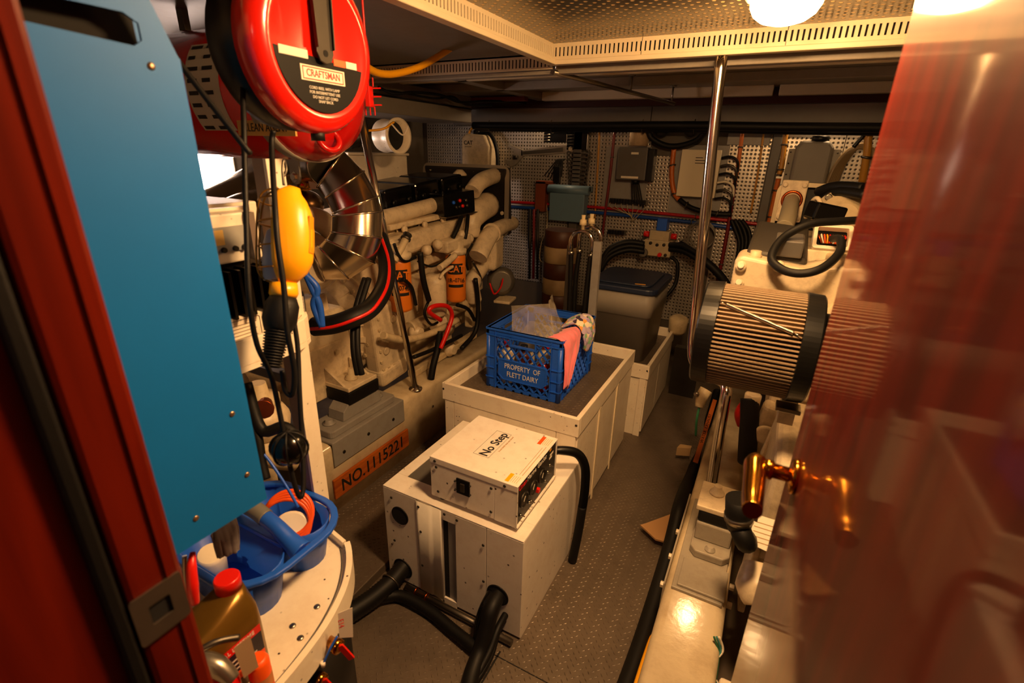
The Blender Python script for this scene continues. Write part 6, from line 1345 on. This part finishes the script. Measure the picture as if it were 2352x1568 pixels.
MB().bb(.075, .19, 1.5, 1.72, .40, .47).build('bracket_arm', cream, rm, bev=.01)
spread('side_bolt', MB().lathe((0, 0, 0), X_, [(-.01, .011), (.004, .011)], 6, sm=False).mesh('side_bolt'), cream, [(-.102, y, .25) for y in (1.36, 1.5, 1.64)]+[(.105, y, .27) for y in (1.36, 1.44)], rm)
MB().box((.135, 1.46, .36), (.02, .14, .26), euler(0, 0, 4)).build('side_web', cream, rm, bev=.004)
hs3 = T('clamped_hose_end', 'black hose end with a steel clamp under the door handle', 'hose', W(1695, 1210, d=1.35))
c = W(1697, 1165, d=1.34); ax = (W(1697, 1210, d=1.36)-c).normalized()
MB().lathe(c-ax*.03, ax, [(0, .034), (.05, .035), (.07, .036), (.1, .03)], 20).build('hose_end', blackm, hs3)
MB().lathe(c+ax*.022, ax, [(0, .038), (.018, .038)], 22).build('clamp_band', steel, hs3)
MB().box(c+ax*.03+RT*.036, (.03, .014, .014)).build('clamp_screw', steel, hs3)
MB().tube([c+ax*.06, c+ax*.11+X_*.02, V((.1, 1.62, .42))], .028, 12).build('hose_tail', blackm, hs3)
pn = MB().prism([(0, 0), (.09, .0), (.085, -.10), (-.01, -.085)], W(1728, 1178, d=1.45), X_, (Z_*.6+Y_*.8).normalized(), .0012).build('service_note', paper, None, 'white paper note lying behind the clamped hose end', 'paper')
for i in range(5): MB().prism([(.01, -.02-i*.014), (.075, -.02-i*.014), (.075, -.022-i*.014), (.01, -.022-i*.014)], W(1728, 1178, d=1.449), X_, (Z_*.6+Y_*.8).normalized(), .0012).build('print_line', mat('faded_ink', '#b08a58', .8), pn)
pp2('output_coupling', [W(1748, 1235, d=1.5), W(1800, 1228, d=1.55)], .06, cream)
pp2('coupling_casting', [W(1745, 1300, d=1.45), W(1740, 1350, d=1.42), W(1745, 1390, d=1.4)], [.045, .06, .04], cream)
MB().bb(.10, .24, .75, 1.08, .0, .30).build('bilge_box', white, None, 'cream box beside the engine bed at the foot of the door', 'box', bev=.008)
# hoses along the bed
eh = T('water_hose', 'thick black hose with an orange printed band along the inner bed side', 'hose', (-.14, 1.7, .03))
HP = [W(1648, 900, X=-.13), W(1622, 990, X=-.135), W(1590, 1085, X=-.14), V((-.135, 1.95, .16)), V((-.13, 1.75, .10)), V((-.13, 1.5, .06)), V((-.135, 1.2, .04)), V((-.15, .95, .035)), V((-.19, .7, .035))]
MB().tube(HP, .03, 14).build('hose_body', blackm, eh)
h0, h1_ = W(1640, 925, X=-.112), W(1597, 1062, X=-.118)
dirn = (h0-h1_).normalized(); nv = (CAM-h0).normalized(); nv = (nv-dirn*nv.dot(dirn)).normalized(); sd_ = nv.cross(dirn)
MB().box((h0+h1_)/2+nv*.012, ((h0-h1_).length*1.05, .022, .003), M((dirn, sd_, nv)).transposed()).build('orange_band', mat('band_orange', '#a8561c', .6), eh)
text('band_lettering', 'WATER  EXHAUST', .022, (h0+h1_)/2+nv*.0145, dirn, nv.cross(dirn), ink, eh, sx=1.6)
yw = T('yellow_cable', 'yellow cable lying between the black hose and the bed foot', 'cable', (-.11, 1.1, .03))
MB().tube([V((-.105, 1.35, .05)), V((-.108, 1.2, .075)), V((-.115, 1.0, .075)), V((-.14, .8, .06))], .008, 8).build('cable', yellow, yw)
gw = T('green_lead', 'green and white leads tied below the bed beside the door', 'wire', W(1625, 1500, d=1.5))
for i in range(3): MB().tube([W(1640+i*6, 1462, d=1.42), W(1650+i*5, 1495, d=1.42), W(1648-i*7, 1530, d=1.4), W(1642+i*4, 1572, d=1.38)], .0035, 6).build('lead', [mat('green_wire', '#2a6a4a', .4), mat('teal_wire', '#3a8080', .4), white][i], gw)
fo_ = MB().prism([(-.28, 1.855), (-.262, 1.875), (-.14, 2.04), (-.10, 2.02), (-.098, 1.81), (-.2, 1.80)], (0, 0, .035), X_, Y_, .008).bb(-.14, -.10, 1.85, 1.98, 0, .035).build('canvas_flap', mat('tan_board', '#b48a5c', .7), None, 'tan board flap sticking out over the tread plate beside the hose', 'board')
wb3 = MB().prism([(0, 0), (.07, .03), (.07, .06), (.01, .045)], W(1552, 1045, Z=.04), X_, Y_, .05).build('wood_chock', mat('pale_wood', '#a88a62', .7), None, 'pale wooden chock beside the printed hose', 'chock')
vb = T('seacock', 'pale seacock fitting beyond the printed hose', 'valve', W(1610, 920, Z=.25))
pp_ = MB().tube([W(1622, 895, d=2.35), W(1612, 912, d=2.35), W(1606, 935, d=2.35)], [.03, .028, .018], 14).build('valve_body', creamdk, vb)
MB().sphere(W(1600, 905, d=2.34), .014, 12, 8).build('valve_knob', steel, vb)
MB().tube([W(1606, 935, d=2.35), W(1600, 965, d=2.36), W(1598, 1000, d=2.4)], .006, 8).build('green_wire', mat('green_wire', '#2a6a4a'), vb)
# post rising to the overhead, bent round the filter
sp_ = T('stanchion', 'tall polished steel post bent behind the air filter and footed on the bed', 'stanchion', (-.035, 1.9, .285), 'polished steel stanchions')
ft = W(1630, 1138, Z=.285)
MB().tube([W(1657, 130, Y=2.18)]+[W(1656+(1590-1656)*t, 130+(790-130)*t, Y=2.18) for t in (.3, .6, .9, 1)]+[W(1594, 830, Y=2.15), W(1615, 862, Y=2.09), W(1650, 872, Y=2.02), W(1668, 890, Y=1.97), W(1663, 930, Y=1.94), W(1648, 1020, Y=1.92), ft], .0215, 18, 5).build('pole', chrome, sp_)
MB().lathe(ft, Z_, [(0, .04), (.006, .039), (.01, .025)], 22).build('foot_flange', chrome, sp_)

# ================================================================== finer fittings on the first engine
bx = MB().lathe((0, 0, 0), X_, [(-.006, .011), (.004, .011), (.006, .008)], 6, sm=False).mesh('bolt_head')
pts = [W(x, y, X=-1.735) for x, y in ((905, 548), (945, 537), (985, 525), (1025, 514), (1062, 503))]+[W(x, y, X=-1.725) for x, y in ((912, 590), (955, 575), (1000, 560))]
spread('bolt_head', bx, creamdk, pts, en)
spread('bolt_head', bx, creamdk, [W(x, y, X=-1.83) for x, y in ((890, 600), (960, 620), (940, 690), (985, 650), (1055, 610), (960, 720), (1075, 720))], en)
spread('bolt_head', bx, creamdk, [(-1.694, 1.80+.04*i, .5+.0*i) for i in range(5)]+[(-1.694, 1.79, .55+.06*i) for i in range(5)], en)
for i in range(5):
    y0 = 2.06+i*.19; MB().box((-1.835, y0, 1.245+EZ(y0)), (.05, .07, .1), RXE).build('injector_boss', cream, en, bev=.01)
    MB().tube([(-1.83, y0, 1.29+EZ(y0)), (-1.80, y0+.02, 1.26+EZ(y0)), (-1.79, y0+.03, 1.20+EZ(y0))], .006, 6).build('fuel_line', creamdk, en)
for pts, r, mt in (([(1085, 560), (1070, 590), (1075, 620)], .007, blackm), ([(960, 600), (990, 612), (1020, 600), (1035, 585)], .006, blackm), ([(905, 560), (915, 585), (930, 600), (955, 590)], .008, blackm),
                   ([(1050, 700), (1075, 710), (1090, 735)], .012, blackm), ([(985, 690), (975, 720), (990, 745), (1005, 740)], .008, blackm), ([(1085, 600), (1105, 640), (1098, 665)], .007, dullsteel),
                   ([(1010, 640), (1020, 625), (1040, 612)], .009, cream), ([(880, 770), (930, 780), (990, 765), (1050, 735)], .02, creamdk), ([(950, 820), (1000, 800), (1060, 770)], .012, blackm)):
    MB().tube([W(x, y, X=-1.62) for x, y in pts], r, 8).build('pipework', mt, en)
MB().lathe(W(1030, 800, X=-1.70), X_, [(0, .05), (.02, .05), (.03, .035), (.05, .03)], 18).build('raw_water_cover', cream, en)
MB().lathe(W(948, 760, X=-1.72), X_, [(0, .045), (.03, .045), (.04, .03), (.06, .028)], 18).build('drain_cock', cream, en)
MB().box(W(1085, 720, X=-1.72), (.06, .14, .16), euler(0, 0, 8)).build('pump_bracket', creamdk, en, bev=.012)
MB().box(W(990, 800, X=-1.78), (.05, .4, .05), RXE).build('sump_rail', creamdk, en, bev=.006)
MB().bar((-1.72, 2.05, .37), (-1.72, 2.75, .40), .04, .05).build('support_rail', creamdk, en, bev=.006)
# ribs on the bell housing and the flywheel cover
for a in range(-50, 80, 20):
    c = math.cos(math.radians(a)); s_ = math.sin(math.radians(a)); MB().bar((-2.03+.22*c, FY-.09, .72+.22*s_), (-2.03+.27*c, FY-.04, .72+.27*s_), .014, .03, Y_).build('housing_rib', cream, en)
# overhead wiring along the duct
ow = T('overhead_wiring', 'loose black wiring stapled along the grey duct under the overhead', 'wiring', W(1050, 235, d=3.0))
for k, pts in enumerate(([(868, 200), (905, 215), (950, 212), (1010, 218), (1060, 235), (1120, 232), (1200, 236), (1225, 246)], [(870, 206), (930, 214), (1000, 226), (1040, 222), (1070, 240), (1130, 242)])):
    MB().tube([W(x, y, X=-2.03+.25*(i/7)) for i, (x, y) in enumerate(pts)], .008-.002*k, 6).build('wire', blackm, ow)
MB().bb(-2.35, -1.66, 3.3, 3.36, 1.93, 1.955).build('orange_foam', mat('orange_foam', '#7a2a10', .8), None, 'strip of rusty orange foam where the duct meets the beam', 'foam')
# twin black chargers of wiring low on the bulkhead
lw = T('cable_drop', 'dark cables dropping behind the polished post to the second engine', 'cable', w_(1650, 600))
for i in range(4): MB().tube([w_(1680+i*8, 505, 3.9), w_(1690+i*10, 530, 3.88), w_(1698+i*8, 560, 3.86), w_(1690+i*6, 610, 3.84)], .014, 8).build('cable', blackm, lw)
MB().tube([w_(1560, 560, 3.8), w_(1620, 600, 3.75), w_(1660, 640, 3.7), w_(1680, 680, 3.6)], .03, 10).build('suction_hose', blackm, lw)
rope = T('hanging_cord', 'loop of thin pale cord hanging beside the banded drum', 'cord', w_(1245, 600, 3.7))
MB().tube([w_(1256, 470, 3.93), w_(1256, 520, 3.8), w_(1243, 560, 3.72), w_(1240, 595, 3.72), w_(1252, 600, 3.72), w_(1258, 560, 3.72), w_(1262, 522, 3.72)], .004, 6, 6).build('cord', mat('pale_wire', '#a89878'), rope)
spd = T('duplex_pipe', 'bundle of dark upright pipes left of the drum', 'pipe', w_(1220, 640, 3.8))
for i, mt in enumerate((darkst, pd, darkst)): MB().tube([w_(1218+i*9, 480, 3.88), w_(1216+i*9, 640, 3.88)], .012, 8, 0).build('pipe', mt, spd)
